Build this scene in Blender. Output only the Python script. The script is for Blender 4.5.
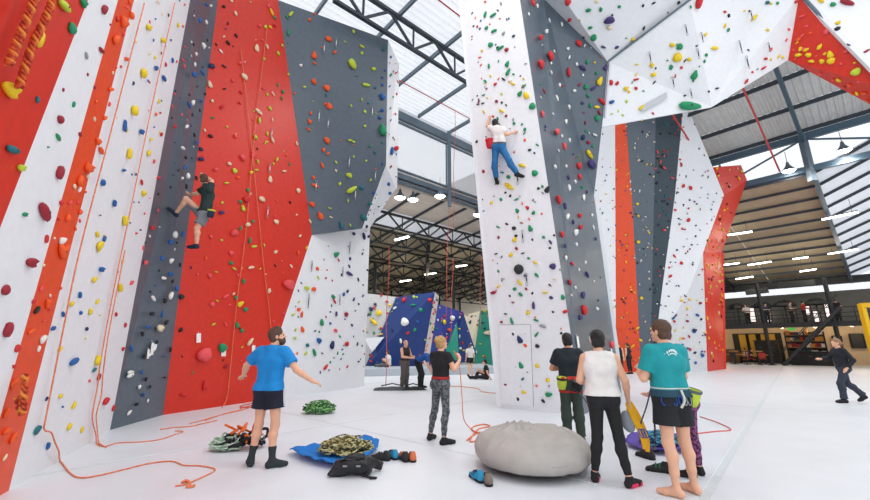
import bpy, bmesh, math, random
import numpy as np
from mathutils import Vector, Matrix
from mathutils.bvhtree import BVHTree

for o in list(bpy.data.objects): bpy.data.objects.remove(o)
SC = bpy.context.scene
COL = SC.collection
R0 = random.Random(7)

# ---------------------------------------------------------------- camera
FPX, CAMH = 390.0, 1.55
PITCH = math.atan(95/390.0)
cam_d = bpy.data.cameras.new('camera'); cam = bpy.data.objects.new('camera', cam_d); COL.objects.link(cam)
cam_d.sensor_width = 36.0; cam_d.lens = FPX/870*36.0; cam_d.clip_end = 300; cam_d.clip_start = 0.05
cam.location = (0, 0, CAMH); cam.rotation_euler = (math.pi/2 + PITCH, 0, 0)
SC.camera = cam

# ---------------------------------------------------------------- world, exposure
W = bpy.data.worlds.new('overcast_sky'); SC.world = W; W.use_nodes = True
bg = W.node_tree.nodes['Background']; bg.inputs[0].default_value = (0.93, 0.965, 1.0, 1); bg.inputs[1].default_value = 1.35
SC.view_settings.view_transform = 'Standard'; SC.view_settings.look = 'None'
SC.view_settings.exposure = 0.0; SC.view_settings.gamma = 1.0; SC.view_settings.use_curve_mapping = False

# ---------------------------------------------------------------- helpers
CP, SP = math.cos(PITCH), math.sin(PITCH)
def ray(px, py):
    v = -(py-250)/FPX
    return Vector(((px-435)/FPX, CP - v*SP, SP + v*CP))
CAMP = Vector((0, 0, CAMH))
def at(px, py, Y):
    d = ray(px, py); return CAMP + d*(Y/d.y)
def fl(px, py, z=0.0):
    d = ray(px, py); return CAMP + d*((z-CAMH)/d.z)
def onp(px, py, pl):
    d = ray(px, py); return CAMP + d*((pl[0]-CAMP).dot(pl[1])/d.dot(pl[1]))
def plane3(a, b, c):
    a, b, c = Vector(a), Vector(b), Vector(c); n = (b-a).cross(c-a).normalized()
    if n.dot(CAMP-a) < 0: n = -n
    return (a, n)
TH = math.radians(41.5)                      # the building's axes: U runs away to the left, V away to the right
UX = Vector((-math.sin(TH), math.cos(TH), 0)); VX = Vector((math.cos(TH), math.sin(TH), 0))
def uv(u, v, z=0.0): return UX*u + VX*v + Vector((0, 0, z))

def lin(c): return tuple(((x/255)/12.92 if x/255 <= .04045 else ((x/255+.055)/1.055)**2.4) for x in c)
MATS = {}
def mat(name, rgb, rough=.6, var=.06, scale=30, bump=0.0, bscale=None, metal=0.0, emit=0.0, spec=.5, rgb2=None, scale2=None, transl=0.0, coat=0.0, sharp=False, clear=0.0):
    if name in MATS: return MATS[name]
    m = bpy.data.materials.new(name); MATS[name] = m; m.use_nodes = True
    nt = m.node_tree; N = nt.nodes; L = nt.links; p = N['Principled BSDF']
    tc = N.new('ShaderNodeTexCoord'); no = N.new('ShaderNodeTexNoise'); no.inputs['Scale'].default_value = scale2 or scale; no.inputs['Detail'].default_value = 4
    L.new(tc.outputs['Object'], no.inputs['Vector'])
    ra = N.new('ShaderNodeValToRGB'); L.new(no.outputs['Fac'], ra.inputs['Fac'])
    c = lin(rgb)
    a = tuple(max(0, x*(1-var)) for x in c); b = tuple(min(1, x*(1+var)) for x in c)
    if rgb2: a, b = c, lin(rgb2)
    ra.color_ramp.elements[0].color = (*a, 1); ra.color_ramp.elements[1].color = (*b, 1)
    ra.color_ramp.elements[0].position, ra.color_ramp.elements[1].position = (.47, .53) if sharp else (.35, .65)
    L.new(ra.outputs['Color'], p.inputs['Base Color'])
    p.inputs['Roughness'].default_value = rough; p.inputs['Metallic'].default_value = metal
    p.inputs['Specular IOR Level'].default_value = spec
    if coat: p.inputs['Coat Weight'].default_value = coat; p.inputs['Coat Roughness'].default_value = .25
    if emit:
        L.new(ra.outputs['Color'], p.inputs['Emission Color']); p.inputs['Emission Strength'].default_value = emit
    if bump:
        n2 = N.new('ShaderNodeTexNoise'); n2.inputs['Scale'].default_value = bscale or scale*4; n2.inputs['Detail'].default_value = 3
        L.new(tc.outputs['Object'], n2.inputs['Vector'])
        bu = N.new('ShaderNodeBump'); bu.inputs['Strength'].default_value = bump; bu.inputs['Distance'].default_value = .01
        L.new(n2.outputs['Fac'], bu.inputs['Height']); L.new(bu.outputs['Normal'], p.inputs['Normal'])
    if transl:
        tr = N.new('ShaderNodeBsdfTranslucent'); L.new(ra.outputs['Color'], tr.inputs['Color'])
        mx = N.new('ShaderNodeMixShader'); mx.inputs[0].default_value = transl
        L.new(p.outputs[0], mx.inputs[1]); L.new(tr.outputs[0], mx.inputs[2]); L.new(mx.outputs[0], N['Material Output'].inputs['Surface'])
    if clear:
        tp = N.new('ShaderNodeBsdfTransparent'); mx2 = N.new('ShaderNodeMixShader'); mx2.inputs[0].default_value = clear
        L.new(p.outputs[0] if not transl else mx.outputs[0], mx2.inputs[1]); L.new(tp.outputs[0], mx2.inputs[2]); L.new(mx2.outputs[0], N['Material Output'].inputs['Surface'])
    return m

def tag(o, label=None, cat=None, group=None, kind=None):
    if label: o['label'] = label
    if cat: o['category'] = cat
    if group: o['group'] = group
    if kind: o['kind'] = kind
    return o
def empty(name, loc=(0, 0, 0), label=None, cat=None, group=None):
    o = bpy.data.objects.new(name, None); o.empty_display_size = .1; COL.objects.link(o); o.location = loc
    return tag(o, label, cat, group)
def link(name, me, parent=None, m=None):
    o = bpy.data.objects.new(name, me); COL.objects.link(o)
    if m and not me.materials: me.materials.append(m)
    if parent:
        o.parent = parent
    return o
class MB:
    """collects shapes (world or local coordinates) into one mesh"""
    def __init__(s): s.v = []; s.f = []
    def add(s, vs, fs):
        n = len(s.v); s.v += [tuple(x) for x in vs]; s.f += [tuple(i+n for i in f) for f in fs]; return s
    def box(s, c, size, rot=None):
        c = Vector(c); h = Vector(size)/2; vs = []
        for x in (-1, 1):
            for y in (-1, 1):
                for z in (-1, 1):
                    p = Vector((x*h.x, y*h.y, z*h.z))
                    if rot: p = rot @ p
                    vs.append(c+p)
        return s.add(vs, [(0, 1, 3, 2), (4, 6, 7, 5), (0, 4, 5, 1), (2, 3, 7, 6), (0, 2, 6, 4), (1, 5, 7, 3)])
    def beam(s, a, b, w, h=None, up=(0, 0, 1)):
        a, b = Vector(a), Vector(b); h = h or w; d = (b-a).normalized(); up = Vector(up)
        if abs(d.dot(up)) > .99: up = Vector((1, 0, 0))
        x = d.cross(up).normalized(); y = x.cross(d); vs = []
        for p in (a, b):
            for i, j in ((-1, -1), (1, -1), (1, 1), (-1, 1)): vs.append(p + x*(i*w/2) + y*(j*h/2))
        return s.add(vs, [(3, 2, 1, 0), (4, 5, 6, 7), (0, 1, 5, 4), (1, 2, 6, 5), (2, 3, 7, 6), (3, 0, 4, 7)])
    def tube(s, pts, r, n=6, cap=True):
        pts = [Vector(p) for p in pts]; rs = r if isinstance(r, (list, tuple)) else [r]*len(pts)
        vs = []; fs = []; x = None
        for i, p in enumerate(pts):
            d = (pts[min(i+1, len(pts)-1)] - pts[max(i-1, 0)])
            d = d.normalized() if d.length > 1e-9 else Vector((0, 0, 1))
            if x is None: x = d.orthogonal().normalized()
            x = (x - d*x.dot(d)); x = x.normalized() if x.length > 1e-6 else d.orthogonal().normalized()
            y = d.cross(x)
            for k in range(n):
                a = 2*math.pi*k/n; vs.append(p + (x*math.cos(a)+y*math.sin(a))*rs[i])
        for i in range(len(pts)-1):
            for k in range(n):
                a, b = i*n+k, i*n+(k+1) % n; fs.append((a, b, b+n, a+n))
        if cap: fs.append(tuple(range(n))[::-1]); fs.append(tuple((len(pts)-1)*n+k for k in range(n)))
        return s.add(vs, fs)
    def lathe(s, prof, c=(0, 0, 0), n=16, rot=None):
        vs = []; fs = []; c = Vector(c)
        for r, z in prof:
            for k in range(n):
                a = 2*math.pi*k/n; p = Vector((r*math.cos(a), r*math.sin(a), z)); vs.append(c + (rot @ p if rot else p))
        for i in range(len(prof)-1):
            for k in range(n):
                a, b = i*n+k, i*n+(k+1) % n; fs.append((a, b, b+n, a+n))
        return s.add(vs, fs)
    def slab(s, poly, nrm, t):
        """polygon (list of Vectors, outward normal nrm towards the viewer) thickened backwards by t"""
        poly = [Vector(p) for p in poly]; n = len(poly)
        back = [p - nrm*t for p in poly]
        # face orientation
        a = sum(((poly[i]-poly[0]).cross(poly[(i+1) % n]-poly[0]) for i in range(n)), Vector())
        idx = list(range(n)) if a.dot(nrm) > 0 else list(range(n))[::-1]
        fs = [tuple(idx), tuple(i+n for i in idx[::-1])]
        for q in range(n):
            i, j = idx[q], idx[(q+1) % n]; fs.append((i, i+n, j+n, j))
        return s.add(poly+back, fs)
    def mesh(s, name, m=None, smooth=False):
        me = bpy.data.meshes.new(name); me.from_pydata(s.v, [], s.f); me.update()
        if m: me.materials.append(m)
        if smooth: me.polygons.foreach_set('use_smooth', [True]*len(me.polygons))
        return me
    def build(s, name, m, parent=None, smooth=False, loc=None):
        if parent is not None:
            off = Vector(parent.matrix_basis.translation)
            if parent.parent: off += Vector(parent.parent.matrix_basis.translation)
        elif loc is not None: off = Vector(loc)
        else: off = Vector()
        if off.length: s.v = [tuple(Vector(p)-off) for p in s.v]
        o = link(name, s.mesh(name, m, smooth), parent)
        if loc is not None and parent is None: o.location = loc
        return o
def smooth_path(pts, k=6):
    pts = [Vector(p) for p in pts]; out = []
    for i in range(len(pts)-1):
        p0, p1, p2, p3 = pts[max(i-1, 0)], pts[i], pts[i+1], pts[min(i+2, len(pts)-1)]
        for j in range(k):
            t = j/k; t2, t3 = t*t, t*t*t
            out.append(.5*((2*p1)+(p2-p0)*t+(2*p0-5*p1+4*p2-p3)*t2+(3*p1-p0-3*p2+p3)*t3))
    out.append(pts[-1]); return out

# ---------------------------------------------------------------- materials
PAINT = dict(rough=.42, var=.05, scale=9, bump=.12, bscale=140)
M_RED = mat('red_paint', (208, 42, 20), **PAINT)
M_ORANGE = mat('orange_paint', (226, 74, 28), **PAINT)
M_WHITE = mat('white_paint', (232, 233, 236), rough=.5, var=.02, scale=9, bump=.1, bscale=140)
M_GREY = mat('grey_paint', (84, 96, 107), rough=.3, var=.06, scale=9, bump=.12, bscale=140)
M_GREY2 = mat('light_grey_paint', (112, 124, 135), **PAINT)
M_DKGREY = mat('dark_grey_paint', (46, 62, 72), **PAINT)
M_BLUEP = mat('blue_paint', (14, 50, 116), **PAINT)
M_TEALP = mat('teal_paint', (20, 140, 118), **PAINT)
M_CREAM = mat('cream_wall', (222, 212, 190), rough=.8, var=.04, scale=2)
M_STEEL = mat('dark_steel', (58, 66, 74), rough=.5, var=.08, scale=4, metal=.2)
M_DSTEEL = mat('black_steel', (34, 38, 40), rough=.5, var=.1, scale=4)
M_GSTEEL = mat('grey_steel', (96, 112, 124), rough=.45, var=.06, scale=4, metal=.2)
M_REDLINE = mat('red_pipe', (190, 60, 60), rough=.5)
# ================================================================ FLOOR
M_MAT = mat('mat_vinyl', (224, 228, 233), rough=.42, var=.025, scale=1.2, bump=.04, bscale=60)
M_JOINT = mat('mat_joint', (212, 219, 221), rough=.6)
floor = tag(MB().slab([Vector((-24, -6, -.006)), Vector((60, -6, -.006)), Vector((60, 75, -.006)), Vector((-24, 75, -.006))], Vector((0, 0, 1)), .2).build('floor', M_JOINT), kind='structure')
# padded mats laid in rows along the building's V axis, joints follow the photograph's two seams
sa_, sb_ = fl(706, 495), fl(778, 375)
fv = (sb_-sa_).normalized(); fu = Vector((-fv.y, fv.x, 0))
u0, v0 = sa_.dot(fu), fl(815, 412.5).dot(fv)
MU, MV = 6.2, 8.4
for i in range(-5, 9):
    for j in range(-5, 6):
        ua, ub = u0+i*MU+.05, u0+(i+1)*MU-.05
        va, vb = v0+j*MV+.02, v0+(j+1)*MV-.02
        c = fu*((ua+ub)/2)+fv*((va+vb)/2)
        if c.y < -4 or c.y > 64 or c.x < -20 or c.x > 50 or c.length > 60: continue
        du, dv = (ub-ua)/2, (vb-va)/2
        MB().slab([fu*(a*du)+fv*(b*dv) for a, b in ((-1, -1), (1, -1), (1, 1), (-1, 1))], Vector((0, 0, 1)), .006).build('mat', M_MAT, floor).location = c

# ================================================================ CLIMBING WALL PANELS
PANELS = []      # (polygon, normal, name key) for placing the holds
def clipz(poly, z0=0.0):
    out = []
    for i in range(len(poly)):
        a, b = poly[i], poly[(i+1) % len(poly)]
        if a.z >= z0: out.append(a)
        if (a.z-z0)*(b.z-z0) < 0: out.append(a+(b-a)*((z0-a.z)/(b.z-a.z)))
    return out
def panel(parent, key, poly, m, t=.1, label=None, hold=True):
    poly = clipz([Vector(p) for p in poly])
    n = sum(((poly[i]-poly[0]).cross(poly[(i+1) % len(poly)]-poly[0]) for i in range(len(poly))), Vector()).normalized()
    c = sum(poly, Vector())/len(poly)
    if n.dot(CAMP-c) < 0: n = -n
    o = MB().slab(poly, n, t).build('wall_panel', m, parent)
    if label: o['label'] = label
    if hold: PANELS.append((poly, n, key))
    return o
def fanpanel(parent, key, poly, m, t=.1, label=None):
    """polygon that is not flat: a fan of triangles from the first vertex, thickened, one mesh"""
    poly = [Vector(p) for p in poly]; mb = MB()
    for i in range(1, len(poly)-1):
        tri = [poly[0], poly[i], poly[i+1]]; n = (tri[1]-tri[0]).cross(tri[2]-tri[0]).normalized()
        if n.dot(CAMP-tri[0]) < 0: n = -n
        mb.slab(tri, n, t); PANELS.append((tri, n, key))
    o = mb.build('wall_panel', m, parent)
    if label: o['label'] = label
    return o
def ext(a, b, z): a, b = Vector(a), Vector(b); return a+(b-a)*((z-a.z)/(b.z-a.z))

# ---- left wall: a run of tall panels that turns away from the camera
cA, cB, cC, cD, cE = Vector((-4.86, 5.19, 0)), Vector((-6.1, 7.91, 0)), Vector((-6.2, 9.53, 0)), Vector((-5.07, 11.81, 0)), Vector((-2.76, 16.0, 0))
lw = empty('climbing_wall', (-6.0, 8.0, 0), 'tall climbing wall of red, white and grey panels beside the blue-shirted man', 'climbing wall')
pA = plane3(cA, cB, cA+Vector((0, 0, 1)))
P = lambda x, y, pl=None: onp(x, y, pl or pA)
TB = cB+Vector((.02, .05, 13.6))
panel(lw, 'lr', [P(-400, -150), P(146, -150), P(88, 0), P(0, 228), P(-128, 560), P(-400, 560)], M_RED, label='red panel nearest the twisted ropes')
panel(lw, 'lw1', [P(146, -150), P(160, -150), P(118, 0), P(12, 375), P(-40, 560), P(-128, 560), P(0, 228), P(88, 0)], M_WHITE, label='white panel between red panel and red stripe')
panel(lw, 'ls', [P(160, -150), P(172, -150), P(134, 0), P(11, 482), P(-9, 560), P(-40, 560), P(12, 375), P(118, 0)], M_ORANGE, label='narrow orange red stripe panel')
panel(lw, 'lw2', [P(172, -150), TB, cB, P(-9, 560), P(11, 482), P(134, 0)], M_WHITE, label='wide white panel')
e0 = cC; e1 = ext(cC, at(218, 0, 9.53), 13.4)
panel(lw, 'lg', [cB, cC, e1, TB], M_GREY, label='narrow grey panel')
pC = plane3(e0, e1, cD)
Q = onp(312, 235, pC); T0 = onp(278, 0, pC)
panel(lw, 'lR', [e0, e1, T0, Q, cD], M_RED, label='tall red panel')
pD = plane3(cD, Q, cE)
DR = onp(362, 228.5, pD); DT = onp(370, 228, pD)
panel(lw, 'lD', [cD, Q, DR, DT, cE], M_WHITE, label='white lower panel')
g2 = at(386, 165, 14.6); pQ = plane3(T0, Q, g2); g3 = onp(388, 40, pQ); DR = onp(362, 228.5, pQ); print('G7', DR, g3)
fanpanel(lw, 'lG', [T0, Q, DR, g2, g3], M_GREY, label='grey overhanging upper panel')
s1_, s2_ = at(398, 62, 14.0), at(396, 188, 15.5)
fanpanel(lw, 'lS', [g2, g3, s1_, s2_, DT, DR], M_WHITE, label='white chamfered edge panel')
# end return of the wall, timber/steel edge seen only from the side
back = Vector((-.95, .55, 0))
fanpanel(lw, 'lback', [s1_, s1_+back*1.2, DT+back, s2_], M_WHITE); PANELS[-2:] = []
MB().slab([DT, DT+back, cE+back, cE], Vector((.8, .6, 0)), .08).build('end_panel', M_WHITE, lw)

# ---- centre tower
L0, C0, Rb = fl(501, 408), fl(583, 415), fl(622, 396)
ct = empty('climbing_tower', (L0+C0)/2, 'white and grey climbing tower with a climber on it, behind the bean bag', 'climbing tower')
hd = (C0-L0).normalized(); nh = Vector((hd.y, -hd.x, 0)); nh = nh if nh.y < 0 else -nh
ov = math.radians(9.0)
pW = plane3(L0, C0, L0+Vector((0, 0, 1))*math.cos(ov)+nh*math.sin(ov))
Lt = ext(L0, onp(462, 0, pW), 13.0); Ct = ext(C0, onp(520, 0, pW), 13.0)
panel(ct, 'cW', [L0, C0, Ct, Lt], M_WHITE, t=.12, label='white face of the tower')
pG = plane3(C0, Ct, Rb)
GT = onp(545, 0, pG); K3 = onp(594, 195, pG); Fe = onp(588, 215, pG); Fm = onp(568, 95, pG)
K1, K2 = at(608, 62, 11.3), at(603, 118, 11.9)
GT2 = GT+Vector((-.25, -.1, 1.7))
panel(ct, 'cG', [C0, Ct, GT2, GT, Fm, Fe, K3, Rb], M_GREY, t=.12, label='dark grey face of the tower')
fanpanel(ct, 'cG', [Fm, GT, K1, K2, K3, Fe], M_GREY, t=.1, label='lit grey wedge turned off the dark face')
# left flank and back of the tower
bk = Vector((.35, 1.0, 0)).normalized()*2.2
panel(ct, 'x', [L0, Lt, Lt+bk, L0+bk], M_WHITE, hold=False, label='white flank')
panel(ct, 'x', [Rb, K3, K3+bk, Rb+bk], M_WHITE, hold=False)
# access door in the white face
dl, dr_ = onp(499, 325, pW), onp(530.5, 324.5, pW); db0, db1 = onp(502.2, 404, pW), onp(533.5, 406.5, pW)
for p in (db0, db1): p.z = max(p.z, .06)
dn = pW[1]
door = MB().slab([p+dn*.02 for p in (dl, dr_, db1, db0)], dn, .02).build('door', M_WHITE, ct)
gp = MB()
for a, b in ((dl, dr_), (dr_, db1), (dl, db0)): gp.beam(a+dn*.004, b+dn*.004, .012, .012)
gp.build('door_gap', mat('gap_dark', (96, 100, 106)), door)

# ---- arch bridging from the tower to the right
ar = empty('climbing_arch', (7.5, 10.5, 8), 'white overhanging climbing arch with a red wedge, above the orange-striped tower', 'climbing arch')
kY = K1.y
a1, a2, a3 = K1, at(690, 0, 9.9), at(712, -17, 9.8)
b1, b2, b3 = at(602, 127, 12.0), at(712, 107, 11.6), at(788, 60, 10.9)
ap, ap2 = at(799, -4, 10.0), at(799, -60, 9.6)
fanpanel(ar, 'aF', [b2, b1, a1, a2, a3, ap2, ap, b3], M_WHITE, t=.12, label='white front of the arch')
fanpanel(ar, 'aU', [a1, GT, at(533, -45, 8.9), at(690, -90, 8.0), a3, a2], M_WHITE, t=.12, label='white overhang above the grey face')
r1, r2 = at(884, 112, 10.6), at(884, 88, 9.7)
fanpanel(ar, 'aR', [b3, r1, r2, ap], M_RED, t=.12, label='red wedge panel')
fanpanel(ar, 'aW', [ap, r2, at(990, 190, 9.0), at(990, -80, 8.2), at(805, -60, 9.0)], M_WHITE, t=.12, label='white panel right of the red wedge')
MB().tube([ap+Vector((0, -.05, 0)), r2+Vector((0, -.05, 0))], .05).build('edge_rail', M_GSTEEL, ar)
MB().tube([a1+Vector((0, -.04, 0)), a2+Vector((0, -.04, 0)), a3+Vector((0, -.04, 0))], .035).build('edge_rail', M_GSTEEL, ar)
MB().beam(K1+Vector((.05, -.03, 0)), K2+Vector((.05, -.03, 0)), .06).build('edge_rail', mat('pale_edge', (205, 205, 212)), ar)
# one pale, strip-shaped panel lying flat on the arch front
for (x0, y0, x1, y1) in ((641, 106, 666, 92), ):
    a, b = onp(x0, y0, plane3(b2, b1, a1)), onp(x1, y1, plane3(b2, b1, a1)); n = plane3(b2, b1, a1)[1]
    MB().slab([a+n*.03, b+n*.03, b+n*.03+Vector((0, 0, -.22)), a+n*.03+Vector((0, 0, -.22))], n, .03).build('strip_panel', mat('pale_strip', (188, 190, 194)), ar)

# ---- far tower with the orange stripe
t0, t1 = fl(612, 372.3), fl(706, 371.5)
ft = empty('climbing_tower', (t0+t1)/2, 'far climbing tower with orange, grey and white stripes and a red side', 'climbing tower')
pT = plane3(t0, t1, t0+Vector((-.5, -3.7, 12.5)))
T = lambda x, y: onp(x, y, pT)
panel(ft, 'tW', [T(590, 112), T(615, 110), T(616, 385), T(596, 385)], M_WHITE, label='white strip')
panel(ft, 'tO', [T(615, 110), T(625, 110), T(632, 200), T(642, 385), T(616, 385)], M_ORANGE, label='orange stripe')
panel(ft, 'tG', [T(625, 108), T(656, 105), T(652, 290), T(650, 385), T(642, 385), T(632, 200)], M_GREY, label='grey strip')
panel(ft, 'tH', [T(656, 105), T(684, 98), T(675, 195), T(662, 290), T(650, 385), T(652, 290)], M_DKGREY, label='dark grey strip')
panel(ft, 'tX', [T(684, 98), T(690, 112), T(724, 195), T(703, 253), T(690, 288), T(668, 328), T(656, 340), T(662, 290), T(675, 195)], M_WHITE, label='white leaning panel')
tin = pT[1]*-.25
panel(ft, 'tY', [T(703, 253), T(708, 385), T(650, 385), T(656, 340), T(668, 328), T(690, 288)], mat('offwhite_paint', (214, 216, 218), **PAINT), label='off white lower panel')
q0 = T(703, 252.5); q1 = T(708, 371.5); q1.z = 0
qr1 = fl(724.5, 369); qr0 = at(722, 252, qr1.y-.4)
panel(ft, 'tR', [q0, q1, qr1, qr0], M_RED, label='red side panel')
fanpanel(ft, 'tR', [T(724, 196)-pT[1]*.05, q0, qr0, at(747, 180, q0.y-.1), at(741, 165, q0.y-.3), T(714, 167)-pT[1]*.05], M_RED, label='red flared top')
panel(ft, 'x', [qr1, qr0, qr0+Vector((1.2, 3, 0)), qr1+Vector((1.2, 3, 0))], M_RED, hold=False)

# ---- bouldering walls in the low hall
def bw(px, py, Y): return at(px, py, Y)
def floorat(px, Y): p = at(px, 345, Y); return Vector((p.x, Y, 0))
b0 = empty('bouldering_wall', floorat(400, 24.5), 'royal blue bouldering wall with white side and coloured holds', 'climbing wall')
pad = MB().slab([Vector((-7.5, 19.6, .36)), Vector((3.6, 22.6, .36)), Vector((3.2, 27.2, .36)), Vector((.2, 23.3, .36)), Vector((-6.6, 24.0, .36))], Vector((0, 0, 1)), .36).build('crash_pad', mat('pad_grey', (176, 184, 192), rough=.6), loc=(0, 0, 0))
tag(pad, 'long pale grey crash pad under the blue bouldering walls', 'crash pad')
panel(b0, 'bW', [bw(356, 292, 24.5), bw(396, 297, 24.5), bw(364, 370, 24.5), bw(350, 370, 24.5)], mat('bwall_grey', (200, 200, 200), **PAINT), label='pale grey panel')
panel(b0, 'bB', [bw(397, 297, 24.3), bw(435, 292, 23.6), bw(422, 366, 24.2), bw(364, 369, 24.3)], M_BLUEP, label='blue panel')
panel(b0, 'bE', [bw(435, 292, 23.6), bw(439, 296, 24.3), bw(428, 366, 24.9), bw(422, 366, 24.2)], mat('bwall_cream', (226, 216, 206), **PAINT), label='cream edge')
panel(b0, 'x', [bw(364, 338, 24.0), bw(384, 337, 23.9), bw(372, 352, 23.9)], M_WHITE, hold=False, label='white triangular volume')
b1_ = empty('bouldering_wall', floorat(455, 29), 'violet blue bouldering wall with a teal wedge beside the royal blue one', 'climbing wall')
panel(b1_, 'bV', [bw(438, 304, 28), bw(463, 312, 29), bw(455, 366, 29), bw(426, 366, 28)], mat('violet_paint', (48, 66, 150), **PAINT))
panel(b1_, 'bT', [bw(455, 345, 28.4), bw(463, 312, 28.6), bw(476, 352, 28.9), bw(472, 362, 28.9), bw(455, 363, 28.5)], M_BLUEP)
panel(b1_, 'x', [bw(446, 350, 27.6), bw(457, 322, 27.8), bw(459, 360, 27.6), bw(447, 361, 27.4)], M_TEALP, hold=False, label='teal wedge volume')
b2_ = empty('bouldering_wall', floorat(480, 32), 'cream and green bouldering wall next to the white tower edge', 'climbing wall')
panel(b2_, 'bC', [bw(462, 316, 31), bw(480, 311, 31.3), bw(476, 350, 31.3), bw(470, 349, 31)], mat('bwall_cream2', (232, 222, 196), **PAINT))
panel(b2_, 'bG', [bw(480, 311, 31.3), bw(497, 309, 31.5), bw(497, 366, 31.5), bw(468, 366, 31), bw(476, 345, 31.2)], M_TEALP, label='green panel')
# ================================================================ BUILDING SHELL
UL, VR = 16.8, 29.8
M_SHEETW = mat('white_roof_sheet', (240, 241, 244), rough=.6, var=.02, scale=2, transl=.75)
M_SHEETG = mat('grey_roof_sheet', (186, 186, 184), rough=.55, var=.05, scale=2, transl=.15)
M_SHEETT = mat('tan_roof_sheet', (168, 154, 128), rough=.7, var=.05, scale=2)
M_SHEETP = mat('pale_roof_sheet', (222, 212, 202), rough=.7, var=.03, scale=2, transl=.3)
M_PANE = mat('white_glazing', (246, 248, 252), rough=.3, var=.01, transl=.8, clear=.7)
ceil = tag(empty('ceiling', uv(10, 15, 15)), kind='structure')
def zhi(v): return 15.3 if v < 19 else 15.3-(v-19)*.148
def ribbed(w, l, pitch=.31, hgt=.05):
    """sheet with ribs along local y, width w in x"""
    mb = MB(); n = int(w/pitch); pr = []
    for i in range(n):
        x = -w/2+i*w/n; d = w/n
        pr += [(x, 0), (x+.35*d, 0), (x+.45*d, hgt), (x+.9*d, hgt)]
    pr.append((w/2, 0)); vs = []
    for x, z in pr: vs += [(x, -l/2, z), (x, l/2, z)]
    mb.add(vs, [(2*i, 2*i+1, 2*i+3, 2*i+2) for i in range(len(pr)-1)])
    return mb
DV, DU = 2.72, 5.0
me_w, me_g = ribbed(DU, DV).mesh('sheet_white', M_SHEETW), ribbed(DU, DV).mesh('sheet_grey', M_SHEETG)
vs_ = [UL*0+2.6+k*DV for k in range(10)]
for k, va in enumerate(vs_):
    for i in range(-4, 7):
        ua = UL-(i+1)*DU
        c = uv(ua+DU/2, va+DV/2)
        if c.y < 9.5 or c.x < -9: continue
        z0, z1 = zhi(va), zhi(va+DV)
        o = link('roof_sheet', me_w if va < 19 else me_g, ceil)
        y = (VX*DV+Vector((0, 0, z1-z0))).normalized(); x = -UX; zz = x.cross(y)
        o.matrix_basis = Matrix.Translation(uv(ua+DU/2, va+DV/2, (z0+z1)/2+.1)-ceil.location) @ Matrix((x, y, zz)).transposed().to_4x4()
for va in vs_+[VR-.1]:
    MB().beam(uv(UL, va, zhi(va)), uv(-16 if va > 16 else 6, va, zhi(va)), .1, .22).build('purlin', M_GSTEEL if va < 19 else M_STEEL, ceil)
for v_ in (13.2, 24.5):
    pass
for u_ in (14.2, 9.3):
    MB().tube([uv(u_, 5, 14.7), uv(u_, 18, 14.7)], .03).build('sprinkler_pipe', M_REDLINE, ceil)
for u_ in (2.5, 5.6):
    MB().tube([uv(u_, 20, 14.4), uv(u_, 47, 7.2)], .045).build('sprinkler_pipe', M_REDLINE, ceil)
def truss(name, a, b, depth, nb, w, m, parent=None, label=None, group=None, slope=None):
    """lattice girder: parts top_chord, bottom_chord and every web"""
    a, b = Vector(a), Vector(b); dz = Vector((0, 0, -depth))
    t = empty(name, (a+b)/2, label, 'roof truss', group)
    MB().beam(a, b, w*1.5, w*1.2).build('top_chord', m, t); MB().beam(a+dz, b+dz, w*1.3, w*1.1).build('bottom_chord', m, t)
    for i in range(nb):
        p, q, r = a+(b-a)*(i/nb), a+(b-a)*((i+.5)/nb), a+(b-a)*((i+1)/nb)
        MB().beam(p, q+dz, w*.8).build('web', m, t); MB().beam(q+dz, r, w*.8).build('web', m, t)
        MB().beam(q+dz, q, w*.7).build('web', m, t)
    return t
truss('roof_truss', uv(11.3, 5, 15.05), uv(11.3, 25, 15.05), 1.15, 8, .12, M_STEEL, label='dark lattice truss under the white roof above the grey climbing panel')
tag(MB().beam(uv(1.2, 17, 14.75), uv(1.2, VR, 13.2), .16, .5).build('roof_beam', mat('blue_steel', (52, 78, 92), rough=.45), loc=(0, 0, 0)), 'thick blue grey rafter meeting the red wedge of the arch', 'roof beam')
# left clerestory wall
wl = tag(empty('wall_back', uv(UL, 16, 11)), kind='structure')
cols = [5.4, 10.7, 16.0, 21.3, 26.6, 29.8]
for k in range(len(cols)-1):
    a, b = cols[k], cols[k+1]
    w_ = tag(empty('window_%d' % (k+1), uv(UL, (a+b)/2, 12.7)), kind='structure')
    MB().slab([uv(UL+.05, a+.2, 11.35), uv(UL+.05, b-.2, 11.35), uv(UL+.05, b-.2, 14.25), uv(UL+.05, a+.2, 14.25)], -UX, .02).build('pane', M_PANE, w_)
    fr = MB()
    for z in (11.3, 14.3): fr.beam(uv(UL, a+.1, z), uv(UL, b-.1, z), .14, .1)
    for v in (a+.16, b-.16): fr.beam(uv(UL, v, 11.3), uv(UL, v, 14.3), .1)
    fr.build('window_frame', M_GSTEEL, w_)
for v in cols:
    MB().beam(uv(UL-.1, v, 10.0), uv(UL-.1, v, 15.2), .24, .24).build('column', M_GSTEEL, wl)
for z, h in ((14.75, .5), (10.9, .28), (10.55, .12)):
    MB().beam(uv(UL-.02, 2, z), uv(UL-.02, VR, z), .2, h).build('girder', M_GSTEEL, wl)
MB().slab([uv(UL+.2, 2, 14.5), uv(UL+.2, VR, 14.5), uv(UL+.2, VR, 15.5), uv(UL+.2, 2, 15.5)], -UX, .05).build('cladding', M_SHEETW, wl)
MB().slab([uv(UL+.2, 2, 10.4), uv(UL+.2, VR, 10.4), uv(UL+.2, VR, 11.3), uv(UL+.2, 2, 11.3)], -UX, .05).build('cladding', M_SHEETP, wl)
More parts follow.
